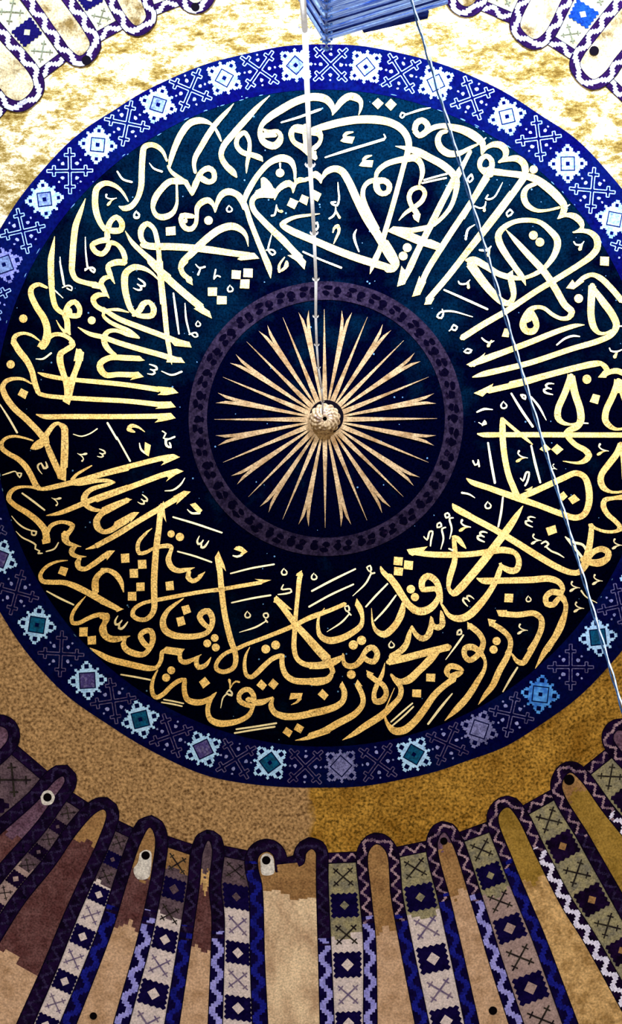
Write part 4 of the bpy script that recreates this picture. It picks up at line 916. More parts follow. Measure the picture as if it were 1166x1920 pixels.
s 773.4,1035.2,10.3 804.3,1039.1,11.3 842.9,1040.3,11.8 881.5,1039.1,11.3 920.1,1033.9,11.8 945.8,1031.3,12.9 966.4,1037.8,10.3 972.8,1053.2,11.3 967.7,1068.6,12.9 956.1,1069.9,12.9 943.3,1063.5,9.3 936.8,1057.1,3.6
s 939.4,1055.8,2.6 936.8,1068.6,10.3 930.4,1086.7,11.3 917.5,1109.8,11.8 899.5,1133.5,14.4 878.9,1153.6,15.4 860.9,1160,13.9 842.9,1154.8,9.3 832.6,1140.7,6.2 826.2,1130.4,3.6
s 894.4,1084.1,2.6 904.7,1089.2,10.3 943.3,1088.7,11.8 994.7,1087.2,12.9
s 833.9,964.4,3.1 839.1,961.9,3.6 842.9,967,3.6 836.5,970.9,3.6 833.9,964.4,3.1
s 849.3,970.9,2.6 842.9,972.2,3.6 846.8,991.5,3.6 842.9,1010.8,1.5
s 819.8,982.5,3.1 824.9,979.9,3.6 827.5,986.3,3.6 819.8,988.9,3.1 819.8,982.5,2.6
s 835.2,988.9,2.6 828.8,991.5,3.6 831.3,1009.5,3.6 826.2,1030.1,1.5
s 794,1005.6,2.1 800.5,1012,3.6 805.6,996.6,3.6 810.8,996.6,3.6 808.2,1012,3.6 806.9,1023.6,2.6
s 866.1,976,4.6 864.3,980.2,2.8 870.1,985.7,2.8 882.8,988.8,1.4
s 880.5,988.1,1.4 871.2,989.9,2.8 865.4,993.4,6 862.4,995,4.6
s 914,998.7,1.2 905,996.5,3.3 900,998.7,4.1 901.7,1003.2,3.5 908.4,1006.5,2.1
s 902.5,1004.4,2.1 895.5,1005.3,4.1 896,1009.5,4.1 902,1013.3,3.3 908.9,1016,1.6
s 888.9,1123.5,1.2 881.7,1117.7,3.3 876.2,1117.6,4.1 875.9,1122.4,3.5 880.6,1128.2,2.1
s 876.1,1123.8,2.1 869.4,1121.6,4.1 868,1125.7,4.1 871.9,1131.7,3.3 877,1137,1.6
W
s 827.5,1130.4,5.1 826.2,1117.5,8.7 822.3,1099.5,11.3 814.6,1086.7,12.9 801.7,1080.2,12.9 791.5,1089.2,12.9 792.7,1104.7,11.8 804.3,1104.7,10.3 817.2,1104.7,10.3 822.3,1115,8.7 814.6,1133,12.9 799.2,1144.5,15.4 783.7,1145.8,15.4 768.3,1135.5,12.9 758,1120.1,10.3 745.1,1099.5,11.3 729.7,1078.9,10.3
s 756.7,1130.4,7.7 751.6,1151,12.9 742.6,1169,10.3 732.3,1187,5.1
d 770.1,1104.7,16
d 777.8,1119.6,15.4
p 758,1050.6 774.7,1052.4 773.4,1068.6 756.7,1066.8
s 713.3,1061.7,2.1 716.4,1070,8.2 735,1090.6,10.3 751.4,1115.3,10.3 765.8,1135.8,10.3 778.2,1146.1,12.3
s 756.6,1133.8,8.2 752.5,1152.3,12.3 737,1177,13.6 720.5,1189.4,13.6 706.1,1183.2,9.1 698.9,1168.8,4.9 696.3,1140,1
p 738.7,1043.8 755.5,1045.3 753.9,1060.7 737.6,1058.7
p 739.1,1062.8 756,1064.8 754.1,1079.7 738,1078.2
s 686,1137.5,3.3 704.1,1117.3,4.1 726.3,1094.7,3.3
s 702.6,1163.6,3.3 722.6,1142,4.1 742.2,1116.3,3.3
s 733.9,1201.7,1.4 728.9,1208.9,3.2 731,1214,3.2 737.5,1213.2,3.2 739,1208.9,2.9 734.6,1203.9,1.7
W
s 826.2,1144.5,2.1 828.8,1158.7,10.3 828.8,1171.6,11.8 821,1176.7,11.8 812,1171.6,7.7 809.5,1158.7,5.1
s 808.2,1156.1,2.1 808.2,1171.6,9.3 804.3,1189.6,11.3 792.7,1197.3,11.8 781.2,1190.9,9.3 772.2,1174.1,3.6
s 770.9,1175.4,2.6 767,1189.6,9.3 760.6,1210.2,11.8 747.7,1223,12.9 732.3,1230.7,10.3
s 842.1,1213.2,12.9 817.2,1219.2,12.9 778.6,1229.5,12.9 750.3,1235.9,10.3
s 733.1,1264.7,5.1 740.8,1275,9.3 751.1,1289.1,10.3 749.8,1305.8,10.3 734.4,1323.8,11.8 716.4,1340.6,13.9 682.9,1362.4,12.9 662.3,1376.6,9.3 641.7,1387.7,1
s 727.9,1241.5,12.9 760.1,1233.8,14.4 798.7,1223.5,13.9 841.1,1213.2,13.9
s 770.4,1175.9,2.6 766.5,1195.2,7.7 757.5,1213.2,11.3 744.7,1226.1,12.9 731.8,1236.4,10.3
s 828.3,1146.3,2.1 829.6,1159.2,9.3 828.3,1172,11.3 820.6,1177.2,10.3 811.6,1173.3,7.7 807.7,1161.7,2.6
s 807.7,1155.3,2.1 806.4,1179.8,10.3 798.7,1195.2,11.8 788.4,1196.5,11.3 778.1,1187.5,8.7 771.7,1177.2,3.1
s 821.9,1218.4,11.3 806.4,1236.4,15.4 785.8,1256.9,14.4 765.2,1275,15.4 749.8,1277.5,10.3 739.5,1272.4,7.7
p 686.3,1256.2 700.9,1262.6 697.1,1266 703.5,1275 690.6,1271.1
s 690.6,1264.7,10.3 703.5,1275,10.3 718.9,1285.2,10.3 724.1,1300.7,10.3 716.4,1313.6,12.9 703.5,1314.8,11.3 700.9,1303.3,9.3 706.1,1285.2,9.3 716.4,1264.7,7.7 721.5,1242.8,1
p 799.2,1262.9 816.2,1263.4 815.4,1278.3 798.7,1277.5
p 773,1292.5 789.7,1293 789.2,1307.9 772.5,1306.6
s 733.1,1353.4,3.1 755,1334.1,3.6 773,1318.7,3.1
s 735.7,1360.4,3.1 757.5,1341.9,3.6 774.8,1325.1,3.1
W
s 868.2,1256.9,5.1 859.2,1251.8,10.3 843.7,1249.2,11.8 837.3,1259.5,11.3 842.4,1267.2,9.3 856.6,1264.7,12.9 866.9,1260.8,5.1
s 851.4,1272.4,12.9 833.4,1285.2,11.8 814.1,1303.3,12.9 796.1,1329,13.9 778.1,1352.1,14.4 757.5,1368.9,15.4 739.5,1370.2,14.4 726.7,1357.3,7.7 721,1336.7,3.1 729.2,1313.6,2.6 739.5,1289.9,1.3
W
s 584.7,1108.1,3.7 621.7,1088.5,4.5 666,1066.9,3.3
s 579.6,1137.5,3.7 619.7,1115.3,4.1 662.3,1095.7,3.3
s 687.6,1063.8,2.9 693.8,1060.7,3.3 695.8,1069,3.7 691.7,1071,2.9 687.6,1063.8,2.5
s 702,1074.1,3.3 696.9,1075.1,3.7 693.8,1071,2.9
s 695.8,1075.1,3.3 685.6,1093.7,3.7 660.9,1117.7,1.2
s 646.4,1137.9,2.9 652.6,1135.8,3.3 654.7,1144.1,3.7 649.5,1146.1,2.9 646.4,1140,2.5
s 657.8,1153.3,2.9 652.6,1147.2,3.3
s 654.7,1151.3,2.9 640.3,1166.7,3.7 612.5,1184.8,1.2
s 588.8,1074.1,1.4 583.8,1081.3,3.2 585.9,1086.3,3.2 592.4,1085.6,3.2 593.9,1081.3,2.9 589.5,1076.3,1.7
s 669.1,1131.7,10.3 675.3,1142,11.5 679.4,1158.5,7.4 676.3,1172.9,10.3 658.8,1187.3,12.3 638.2,1197.6,13.6 615.6,1200.7,13.6 600.1,1191.4,10.3 596,1175,7 598.1,1156.4,4.9 608.4,1140,1.6
p 668.5,1121.4 679,1136.3 665,1135.8
s 644.4,1131.7,1.2 632,1138.9,6.2 601.2,1151.3,8.2 572.3,1162.6,8.2 560,1168.8,8.2
s 555.9,1172.9,12.3 572.3,1189.4,12.3 595,1214.1,13.2 615.6,1234.6,13.6
d 677.7,1200.7,17.3
d 662.3,1209.3,17.3
W
s 677.8,1231.2,7.7 690.6,1215.8,11.8 699.6,1214.5,11.3 707.4,1226.1,11.3 700.9,1240.2,11.8 688.1,1237.7,10.3 680.3,1229.9,10.3
s 681.6,1231.2,12.9 667.5,1246.7,11.8 654.6,1249.2,11.3 645.6,1244.1,9.3 643,1226.1,3.1
s 644.3,1228.6,5.1 634,1237.7,10.3 618.6,1244.1,14.4 600.6,1247.9,13.9 580,1247.9,13.9
s 580,1199.1,12.9 598,1220.9,14.4 618.6,1244.1,14.4
s 618.6,1246.7,10.3 622.5,1259.5,7.7 616,1272.4,12.9 595.4,1278.8,14.4 580,1277.5,14.4
d 658.5,1264.7,16.5
s 564.7,1075.6,8.2 561.6,1083.8,9.9 558.5,1112.6,8.6 554.4,1153.8,8.6 552.3,1184.7,9.5 551.3,1215.5,9.9 556.4,1234.1,9.5 568.8,1244.4,10.3 589.4,1247.4,11.5 609.9,1244.4,12.3 626.4,1238.2,10.3 642.9,1232,9.1
p 566.1,1069 565.3,1079.7 554.8,1079.7 556,1075.6
s 517.3,1122.9,11.5 527.6,1135.3,11.5 552.3,1168.2,12.3 575,1195,12.8 597.6,1221.7,13.2 616.1,1241.3,13.6
p 517.7,1116.3 548.2,1143.5 542,1142.5 531.7,1136.3 512.2,1129.1
s 618.2,1242.3,10.3 623.3,1252.6,7.4 625.4,1260.8,7.4
s 531.7,1095.7,2.1 527.6,1104.4,3.3 531.7,1105.4,3.3 544.1,1104.4,3.3 546.1,1109.5,3.7 531.7,1113.7,3.3 520.4,1114.7,2.1
s 532.8,1065.3,1.4 527.7,1072.5,3.2 529.9,1077.5,3.2 536.4,1076.8,3.2 537.8,1072.5,2.9 533.5,1067.4,1.7
d 498.2,1217,16.5
d 516.7,1209.4,16.5
s 468.4,1212.9,1.2 460.6,1229.4,5.4 458.5,1250,7.4 462.6,1266.4,8.2 470.9,1269.5,9.1 481.1,1262.3,10.3 493.5,1250,10.3 510,1235.6,9.5 522.3,1230.4,9.5 529.5,1229.4,8.2 528.5,1235.6,9.5 529.5,1250,10.3 536.7,1266.4,11.5 551.1,1275.7,12.3 571.7,1277.8,12.8 610,1274.7,11.5
W
s 640.5,1284,9.3 645.6,1298.1,11.3 643,1313.6,11.3 631.5,1323.8,12.9 605.7,1332.8,14.4 580,1338,14.4
p 635.8,1289.1 641.7,1276.8 647.4,1289.1
p 670.1,1273.7 679.6,1286.5 664.9,1285.2
s 670.1,1284,10.3 679.1,1303.3,10.3 680.3,1318.7,10.3 667.5,1336.7,12.3 631.5,1357.3,13.9 605.7,1371.4,12.9 580,1379.2,10.3
p 604.4,1291.7 616,1303.3 608.3,1313 595.4,1302
p 489.8,1273.7 500.3,1284.6 492.9,1294.9 480.5,1284.6
p 511.6,1272.2 522.3,1281.9 513.5,1293.2 502.3,1283.9
p 536.7,1362.8 548.7,1371.4 542.5,1382.7 529.5,1373.5
p 557.3,1356 570.1,1363.6 563.5,1375.1 550.5,1367.7
s 472.9,1324.1,10.3 458.5,1320,10.3 449.2,1313.8,10.3 448.2,1303.5,9.1 456.4,1294.2,9.9 466.7,1293.2,10.3 475,1303.5,10.3 476,1315.8,9.1 473.9,1326.1,7.4 466.7,1340.5,9.5 450.3,1350.8,10.3 427.6,1356,12.3 409.1,1356,13.6 394.7,1348.8,11.5 389.6,1336.4,9.5 390.6,1322,9.5 396.8,1307.6,8.2 406,1297.7,1.6
s 463.7,1311.7,10.3 472.9,1311.7,10.3
s 479.1,1317.9,12.3 493.5,1315.8,11.5 512,1306.6,2.1
s 512,1309.7,4.1 507.9,1322,10.3 514.1,1335.4,11.5 530.5,1342.6,13.6 551.1,1343.6,13.6 575.8,1339.5,13.6 610,1331.3,12.8
p 545,1299.4 567.6,1299.4 564.5,1309.7 560.4,1309.7 549.1,1310.7 541.9,1311.7
s 562.5,1308.6,8.2 557.3,1315.8,4.9 545.6,1321.6,1.2
s 443.1,1367.3,3.3 479.1,1362.2,3.7 517.8,1356,3.7
s 440,1374.5,3.3 477,1368.3,3.7 514.7,1362.6,3.7
s 617,1369.4,11.1 596.4,1376.6,10.3 575.8,1383.8,7.4 553.2,1388.3,1
W
p 409.7,1032.8 402.5,1045.1 406.2,1069.4 417.5,1064.3 423.7,1071.5 420.6,1059.1
s 408.2,1042.6,10.3 412.3,1071.5,11.1 415.4,1106.4,11.5 421.6,1153.8,11.5 432.9,1201.1,11.9 440.1,1221.7,10.7 442.2,1238.2,10.3 437,1252.6,9.5 418.5,1259.8,9.1 406.2,1254.6,9.1 405.1,1246.4,8.2 412.3,1234.1,8.2 424.7,1223.8,7.4 441.2,1217.6,8.2 461.7,1208.3,7.8 502.9,1192.9,8.2 548.2,1174.4,9.1 585.2,1155.8,9.1 618.2,1144.5,8.2 647,1132.2,8.2
s 432.5,1075.2,2.9 472,1065.3,3.7 513.6,1058.1,3.3
s 434.4,1130.1,2.9 472,1121.9,3.7 507,1116.1,3.7
s 464.2,1145.6,1.4 459.2,1152.8,3.2 461.3,1157.8,3.2 467.8,1157.1,3.2 469.3,1152.8,2.9 464.9,1147.7,1.7
s 494.7,1150.7,2.9 500.9,1149.7,3.3 502.9,1155.8,3.3 497.8,1158.9,2.9 493.7,1153.8,2.9 494.7,1150.7,2.5
s 500.9,1166.1,3.7 497.8,1162,2.9
s 497.8,1165.1,2.5 480.3,1175.4,3.7 448.4,1185.7,1.2
p 438.1,1029.9 442.2,1025.1 448.4,1023.5 454.5,1025.8 464.2,1034.4 452.5,1042.2 450.4,1037.5 453.5,1035.4
s 453.5,1040.6,4.1 444.3,1043.7,4.5 436,1041.6,2.1
W
s 400,1107.5,7.4 416.5,1104.8,7.4 441.2,1100.3,7.8 472,1095.1,7.8 490.6,1092,7.4
p 508.7,1087.5 477.2,1085.5 486.4,1089 486.4,1095.7
s 296,1000,11.5 292.9,1026.8,11.9 290.2,1061.7,12.8 288.8,1092.6,12.8 289.2,1123.5,12.3 288.8,1142,11.5 282.6,1154.4,10.3 272.3,1161.6,9.1 257.9,1160.5,9.1 248.7,1153.3,9.5 250.7,1143.1,8.2 264.1,1132.8,7.4 280.6,1127.6,7 297,1124.5,7.8 334.1,1117.3,8.2 375.2,1110.1,7.8 412.3,1105,7.8 432.9,1101.9,7.4
s 274.4,1000,4.1 262,1012.3,7.4 257.9,1024.7,8.2 261,1037,8.2 272.3,1036,7.4 286.7,1028.8,6.2 301.1,1024.7,8.2 317.6,1023.7,9.1 321.7,1026.8,8.2 318.6,1037,8.2 315.6,1049.4,11.5 321.7,1063.8,11.5 334.1,1070,10.3 350.5,1067.9,7.4 365,1064.2,1.2
s 354.7,1071,8.2 352.6,1082.3,10.3 360.8,1089.5,9.1 371.1,1085.4,8.2 384.5,1072,1.2
p 371.1,1078.2 384.5,1072 374.2,1086.4 369.1,1088.5
s 333.1,1034,2.9 365,1042.8,3.7 396.4,1053.9,3.3
s 373.9,1004.7,1.4 369.8,1014,3.6 371.3,1019.9,4.5 376.5,1018.8,3.8 381.3,1012.2,2.3
s 377.9,1018.2,2.3 377.5,1026,4.5 382.2,1026.2,4.5 387.5,1020.4,3.6 391.6,1013.5,1.8
p 226.4,1038.7 242.1,1037.5 242.9,1054.5 227.5,1055.6
p 258.3,1050 274,1049.4 274.8,1065.9 259.2,1066.7
p 242.9,1066.9 258.5,1066.5 259,1083.4 243.5,1083.4
p 255.5,1092.6 270.9,1092 271.1,1107.7 255.7,1108.7
p 239.8,1110.1 255.5,1109.7 255.7,1126.2 239.6,1126
p 310,1091.2 324.8,1089.1 326.3,1106 311.6,1107.4
d 320.7,1001,13.6
d 337.2,1006.8,15.6
s 303.5,947.6,12.3 300.4,964.1,11.5 297.3,995,11.5 293.2,1025.8,12.3
p 295.3,960 306.6,939.4 311.7,979.5 304.5,966.1
s 285.4,990.4,1 273.7,999.1,4.9 263.4,1011.4,6.6
s 324.7,969.6,3.3 365.2,981.6,4.1 415.7,998.7,3.3
p 356,945.6 366.3,942.5 379.7,956.9 373.5,963.1 365.2,955.8
s 350.8,954.8,1.6 359.1,962,4.1 374.5,962,4.9
W
p 384.4,1268.9 394.1,1280.9 380.7,1291.1 373.1,1278.4
d 402.5,1196.1,14.4
d 388.5,1206.3,14.8
d 404.4,1214,14.8
s 429.7,1274.7,6.2 431.3,1282.9,3.3 430.7,1292.2,2.1 435.9,1282.9,2.5 442,1277.8,3.7 448.2,1278.8,3.7
s 430.7,1293.2,3.3 424.5,1299.4,2.9 433.8,1303.5,4.9 434.8,1298.4,3.3 429.7,1294.2,4.1
s 424.5,1301.4,2.9 418.4,1307.6,2.9 413.6,1327.8,1.2
p 339.8,1137.5 353.6,1133.8 358.4,1147.8 344.4,1153.3
p 330,1158.5 344,1155.4 348.1,1170.8 334.1,1175
s 344.4,1121.9,1.6 330,1131.7,6.2 313.5,1146.1,9.1 305.3,1164.7,12.3 309.4,1181.1,13.6 323.8,1190.4,13.6 344.4,1193.5,11.9 369.1,1192.5,11.1 387.6,1186.3,10.3 396.9,1172.9,10.3 397.9,1158.5,11.5 390.7,1146.1,12.3 379.4,1148.2,11.5 374.2,1156.4,11.5 381.4,1168.8,10.3 391.7,1177,9.1
s 168.2,1214.6,1 182.6,1223.2,8.2 205.3,1235.6,12.3 236.2,1243.8,12.8 262.9,1250,12.3 279.4,1253.1,11.1 293.8,1251,8.2 302,1237.6,8.2 304.1,1223.2,9.1 312.3,1219.1,9.1
p 302,1221.2 311.3,1212.3 346.3,1216.6 343.2,1221.2 336,1229.4 311.3,1225.7
s 341.1,1219.1,4.1 337,1229.4,8.2 339.1,1238.7,9.5 347.3,1241.7,10.3 359.7,1237.6,8.2 377.8,1226.9,1.2
s 372,1231.5,4.1 367.9,1241.7,9.5 372,1251,10.3 382.3,1249,9.1 388.5,1243.8,7.4 395.7,1231.9,1.2
d 321,1256.8,14.8
d 311.3,1270.6,15.2
s 226.9,1264.8,2.9 254.7,1269.5,3.7 281.4,1274.7,3.3
s 307.2,1311.7,2.9 324.7,1314.8,3.3 343.8,1318.9,2.9
s 303.1,1316.9,2.9 322.6,1320,3.3 341.1,1324.1,2.9
s 295.4,1256.2,2.5 287.6,1272.6,6.2 284.5,1289.1,8.2 287.6,1303.5,9.1 293.8,1307.6,9.1 306.1,1301.4,9.1 320.5,1287,9.1 335,1276.7,9.1 346.3,1274.7,8.2 345.2,1285,9.5 346.3,1299.4,10.3 351.4,1311.7,11.5 365.8,1316.9,12.3 380.2,1315.8,11.5 396.7,1307.6,8.2 406,1297.7,1.6
W
s 190,1067.9,6.2 202.3,1067.9,6.2 216.8,1076.2,10.3 227,1090.6,9.1 232.2,1110.5,1.2
s 190,1126.6,12.3 206.5,1133.8,11.5 220.9,1141,9.5
p 218.8,1147.8 214.7,1142 225,1138.9 232.2,1142
s 190,1046.3,10.3 202.3,1038.1,10.3
p 215.7,1032.3 204.4,1031.9 198.2,1041.2 200.3,1050.4 205.4,1044.3
s 221.3,1154.3,1.5 215.9,1164.1,4 217,1170.6,4.9 222.7,1170,4.2 228.6,1163.2,2.5
s 224.4,1169.4,2.5 223.2,1177.8,4.9 228.3,1178.6,4.9 234.5,1172.7,4 239.7,1165.6,2
s 190,1156.4,12.3 200.3,1154.4,11.5 196.2,1164.7,9.1 195.1,1179.1,10.3 198.2,1191.4,12.3 208.5,1197.6,12.3 220.9,1197.6,10.3 243.9,1192.5,1.6
s 235.3,1197.6,4.1 231.2,1207.9,10.3 237.3,1218.2,12.3 255.9,1226.4,12.3 270.3,1226.4,10.3 282.6,1212,10.3 286.7,1195.5,11.5 282.6,1183.2,11.1 272.3,1183.2,10.3 263.1,1191.4,10.3 268.2,1203.8,11.1 278.5,1214.1,10.3
s 160.9,1117.7,1 148.5,1131.7,5.4 138.2,1146.1,7 134.1,1158.5,7.4 136.2,1167.8,8.2 148.5,1167.8,8.2 162.9,1160.5,8.2 181.4,1153.3,9.1 195.8,1153.3,9.5 202,1158.5,9.1 195.8,1168.8,10.3 190.7,1181.1,11.5 195.8,1191.4,12.3 208.2,1198.6,12.3 224.7,1197.6,10.3 243.2,1192.5,1.6
p 148.9,1176.6 164.6,1176 163.9,1193.1 148.5,1193.5
p 163.9,1193.5 179.8,1191.8 180.2,1207.9 164.6,1208.7
W
s 126.9,1050.8,1.6 109.4,1052.5,4.5 92.9,1058.7,6.2 80.6,1069,7 75.4,1080.3,8.2 79.6,1089.5,9.5 95,1091.6,9.5 121.7,1092.6,10.3 142.3,1099.8,12.3 162.9,1110.1,12.3 183.5,1121.4,13.2 204.1,1132.8,12.3 222.6,1142,9.5
s 179.4,1111.1,12.3 178.4,1098.8,14.4 179.4,1086.4,12.3 187.6,1075.1,10.3 200,1069,9.1 212.3,1074.1,9.5 224.7,1088.5,9.1 231.3,1110.5,1.2
p 113.9,1061.7 127.9,1065.5 122.8,1080.7 108.4,1075.1
s 87.8,1108.5,2.5 111.5,1121.4,4.1 137.8,1133.8,3.3
W
s 121.7,1000,14.4 121.7,1012.3,12.3 130,1019.6,9.1 138.2,1021.6,6.2 151.6,1024.7,1.2
s 142.3,1025.7,4.1 135.1,1030.9,11.5 135.1,1038.1,10.3 144.4,1043.2,7.4 161.9,1043.6,1.2
s 150.6,1045.3,6.2 145.4,1055.6,11.5 148.5,1064.8,10.3 158.8,1066.9,9.1 175.3,1057.6,10.3 193.8,1044.3,10.3 204.1,1038.1,10.3
p 200,1032.9 215.4,1032.3 208.2,1041.2 201,1050 202,1044.3
s 109.4,1017.5,2.5 102.2,1028.8,3.3 86.8,1034,2.5
s 63.8,913.7,5.4 45.3,912.6,4.9 28.8,915.7,7.4 18.5,925,9.5 16.5,935.3,10.3 26.8,946.6,10.3 51.5,962,11.5 72,978.5,12.3 84.4,995,13.6 87.5,1012.5,14.4
p 78.2,1011.4 94.7,1009.4 94.1,1017.6 79.9,1020.7
s 88.5,999.1,8.2 94.7,986.7,8.2 109.1,979.5,7 123.5,979.5,7.4 135.8,985.7,10.3 131.7,995,9.1 123.5,1005.2,12.3 125.6,1015.5,10.3 135.8,1021.7,6.2 152.3,1024.8,1.2
s 21.6,967.2,1.2 32.9,980.5,2.9 45.3,989.8,3.3 58.7,995,2.5
s 58.7,995,2.9 67.9,997,4.1 65.9,1003.2,3.3 59.7,1002.2,3.3 59.7,995,2.5
s 29.8,996,1.2 41.2,1007.3,2.9 57.6,1015.5,3.3 66.9,1021.7,3.7 65.9,1028.9,2.9 74.1,1033,2.9 72,1037.2,4.1 80.3,1037.2,1.6
s 41.8,925,3.3 61.7,939.4,4.1 83.4,956.3,3.3
s 105.6,947.4,3.7 108.2,944.8,2.2 105.3,939,2.2 96.6,933.3,1.1
s 98.1,934.4,1.1 105.6,935.6,2.2 110.9,934.6,4.8 113.6,934.2,3.7
W
s 61.7,826.2,2.9 45.3,821,4.1 26.8,817.9,5.4 12.3,821,6.2 3.1,830.3,8.2 4.1,840.6,9.5 16.5,850.9,9.5 32.9,860.1,10.3 47.3,873.5,11.5 57.6,890,11.5 67.9,910.6,11.5 74.1,916.7,9.1
s 61.7,913.7,5.8 78.2,916.7,7.4 92.6,914.7,9.5 123.5,907.5,10.3 154.4,900.3,11.5 185.2,891,10.7 240,877.6,10.7
s 79.2,889,1.2 72,879.7,2.9 71,872.5,4.1 77.2,868.4,2.9 82.3,877.6,4.9 88.5,875.6,4.9 85.4,865.3,1.6
s 4.1,891,1.6 16.5,886.9,2.9 28.8,883.8,2.1 32.9,890,2.9 37,895.1,2.9 40.1,887.9,3.3 32.9,886.9,2.9
s 180,892,10.3 210.9,882.8,10.3 262.3,869.4,10.3 303.5,859.1,10.3 324.1,856,10.3
p 301.4,873.1 307.6,866.3 295.3,859.1 325.7,851.3 337.5,857 324.1,863.2
W
s 121.4,820,13.6 120.4,850.9,13.6 118.4,881.7,12.3 117.3,896.2,12.3
s 86.4,826.2,6.2 90.6,840.6,11.5 102.9,869.4,12.3 113.2,892,11.5
p 108.1,897.2 123.5,902.3 124.5,881.7 107,892
c 56.6,841.6 61.7,832.3 74.1,823.1 82.3,820 84.4,830.3 80.3,838.5 65.9,843.7
s 82.3,817.9,18.5 88.5,832.3,10.3
s 154,864.1,3.7 156.5,861.4,2.2 153.7,855.7,2.2 145,849.9,1.1
s 146.5,851.1,1.1 154,852.2,2.2 159.3,851.2,4.8 162,850.8,3.7
s 181.9,855.4,1 189.1,857.1,2.6 193.1,855.3,3.3 191.7,851.8,2.8 186.3,849.1,1.6
s 191.1,850.8,1.6 196.7,850.1,3.3 196.3,846.7,3.3 191.5,843.7,2.6 186,841.5,1.3
s 67.5,776.9,2.1 82.3,781,9.1 123.5,781,9.9 240,781,9.9 321.1,780,10.3
s 82.3,823.2,12.3 92.6,806.7,10.3 102.9,795.4,8.2 111.1,793.3,6.2
s 111.1,794.4,6.2 120.4,802.6,13.6 121.4,815,13.6 121.9,837.6,13.6 120.4,876.7,13.6
s 86.4,831.4,10.3 94.7,849.9,11.5 107,876.7,11.5
s 136.9,813.9,1.6 152.3,818,2.5 168.8,812.9,2.5 182.2,804,2.5
p 290.1,792.3 296.3,786.6 291.1,775.8 320.4,774.2 329.2,784.1 311.7,788.6
s 201.6,793.3,4.1 219.1,823.2,4.1
s 271.6,809.8,1.2 258.2,800.5,4.9 245.9,798.5,8.2 241.7,804.7,9.5 252,809.8,3.3
s 303.5,807.8,2.1 310.7,812.9,3.3 306.6,821.1,2.9 315.8,823.2,3.3 327.2,819.1,3.7
s 309.7,823.2,2.9 311.7,835.5,4.1 320,838.6,4.1 318.9,831.4,2.9
W
s 171.9,873.1,2.5 156.4,881.7,4.9 142,891,6.2 134.8,900.3,7.4
s 133.8,907.5,4.1 148.2,907.5,7.4 164.7,904.4,8.2 185.2,901.3,7.4 203.8,901.3,6.6 215.1,904.4,3.3
s 215.1,904.4,3.3 201.7,908.5,7 185.2,912.6,8.2 170.8,917.8,9.5 160.5,927,11.5 157.5,938.4,13.6 164.7,949.7,10.3 177,955.8,8.2 191.4,956.9,4.1
s 240,937.3,10.3 226.4,943.5,11.5 205.8,954.8,11.5 189.4,964.1,11.5 181.1,976.4,13.6 183.2,988.8,13.6 193.5,997,9.5 205.8,995,10.3 222.3,984.7,11.5 240,974.4,11.5
s 86.4,966.8,1.6 111.1,962,8.2 152.3,945.6,10.3 185.2,932.2,10.7 240,913.7,10.7
s 160.5,1029.9,1.6 177,1024.8,7.4 195.5,1015.5,9.1 240,988.8,10.3
s 180,937.3,10.7 221.2,921.9,11.1 262.3,906.4,10.7 303.5,891,10.7 330.3,883.8,10.3
p 310.7,903.4 315.8,896.2 305.6,886.9 331.3,878.7 344.3,883.4 328.2,891
s 180,1023.8,10.3 221.2,1001.1,10.7 252,981.6,10.7 282.9,963.1,11.1 307.6,948.6,11.1 332.3,934.2,11.1 346.7,926,10.3
p 330.7,946 333.3,937.3 324.1,931.1 344.7,920.2 357.4,921.9 342.6,935.3
s 192.3,955.8,9.1 210.9,948.6,11.1 237.6,937.3,8.2
p 235.6,933.2 247.9,936.3 239.7,941.4
s 231.5,975.4,11.5 250,964.1,9.1
s 217,983.6,11.5 231.5,975.4,11.5
p 244.8,979.5 243.8,971.3 250,960 261.3,960.4 252,971.3
s 257.7,940.9,1.1 265,944.9,3 269.9,944.1,3.7 269.4,939.8,3.1 264.3,935.4,1.9
s 269,938.6,1.9 275.3,939.5,3.7 275.8,935.6,3.7 271.5,930.9,3 266.2,927,1.5
s 308.6,920.4,1.6 324.1,918.8,3.3 338.5,908.5,3.7 346.7,895.7,1.6
s 219.1,820,3.3 243.8,864.3,3.7
p 271.6,828.6 282.9,834.8 278.8,856 270.6,848.8
s 261.3,830.3,1.6 264.4,842.6,4.1 276.7,852.9,3.3
s 327.2,820,2.1 311.7,826.2,3.3 313.8,836.5,3.7 320,837.5,3.7 317.9,830.3,2.9
W
s 70.4,698.3,1.6 82.3,702.8,7.4 113.2,709,8.6 144.1,712.5,8.6 185.2,716.2,9.5 240,721.9,9.5 298.5,730.6,10.3
s 133.8,640,12.3 135.8,648.2,10.3 123.5,656.5,10.3 114.2,662.6,12.3 112.2,672.9,13.6 115.3,689.4,12.3 121.4,707.9,11.5 127.6,726.4,16.5 126.6,751.1,12.3
s 149.2,658.5,13.6 147.2,679.1,12.3 140,699.7,11.5 133.8,718.2,14.4 128.6,742.9,13.6
p 117.3,752.2 120.4,742.9 133.8,747 130.1,759.4
p 143.1,652.8 157.5,660.6 155.4,677 137.9,677
s 66.9,672.9,1.6 80.3,672.9,3.7 95.7,662.2,3.7
p 295.3,740.4 301.4,736.3 295.3,724.4 324.1,726.9 334.4,736.7 311.7,740.9
W
s 58.7,719.2,2.9 43.2,711,5.4 26.8,710,7 12.3,714.1,9.1 5.1,724.4,10.3 9.3,740.9,12.3 26.8,765.6,12.3 47.3,784.1,12.3 65.9,802.6,12.3 82.3,821.1,13.6
s 24.7,640,12.3 35,656.5,12.3 49.4,675,12.3 59.7,695.6,11.5 64.8,716.2,11.5 72,736.7,9.5
s 72,737.8,8.2 86.4,741.9,8.2 115.3,745,8.6 164.7,748.1,9.5 240,752.2,9.5 298.5,758.4,10.3
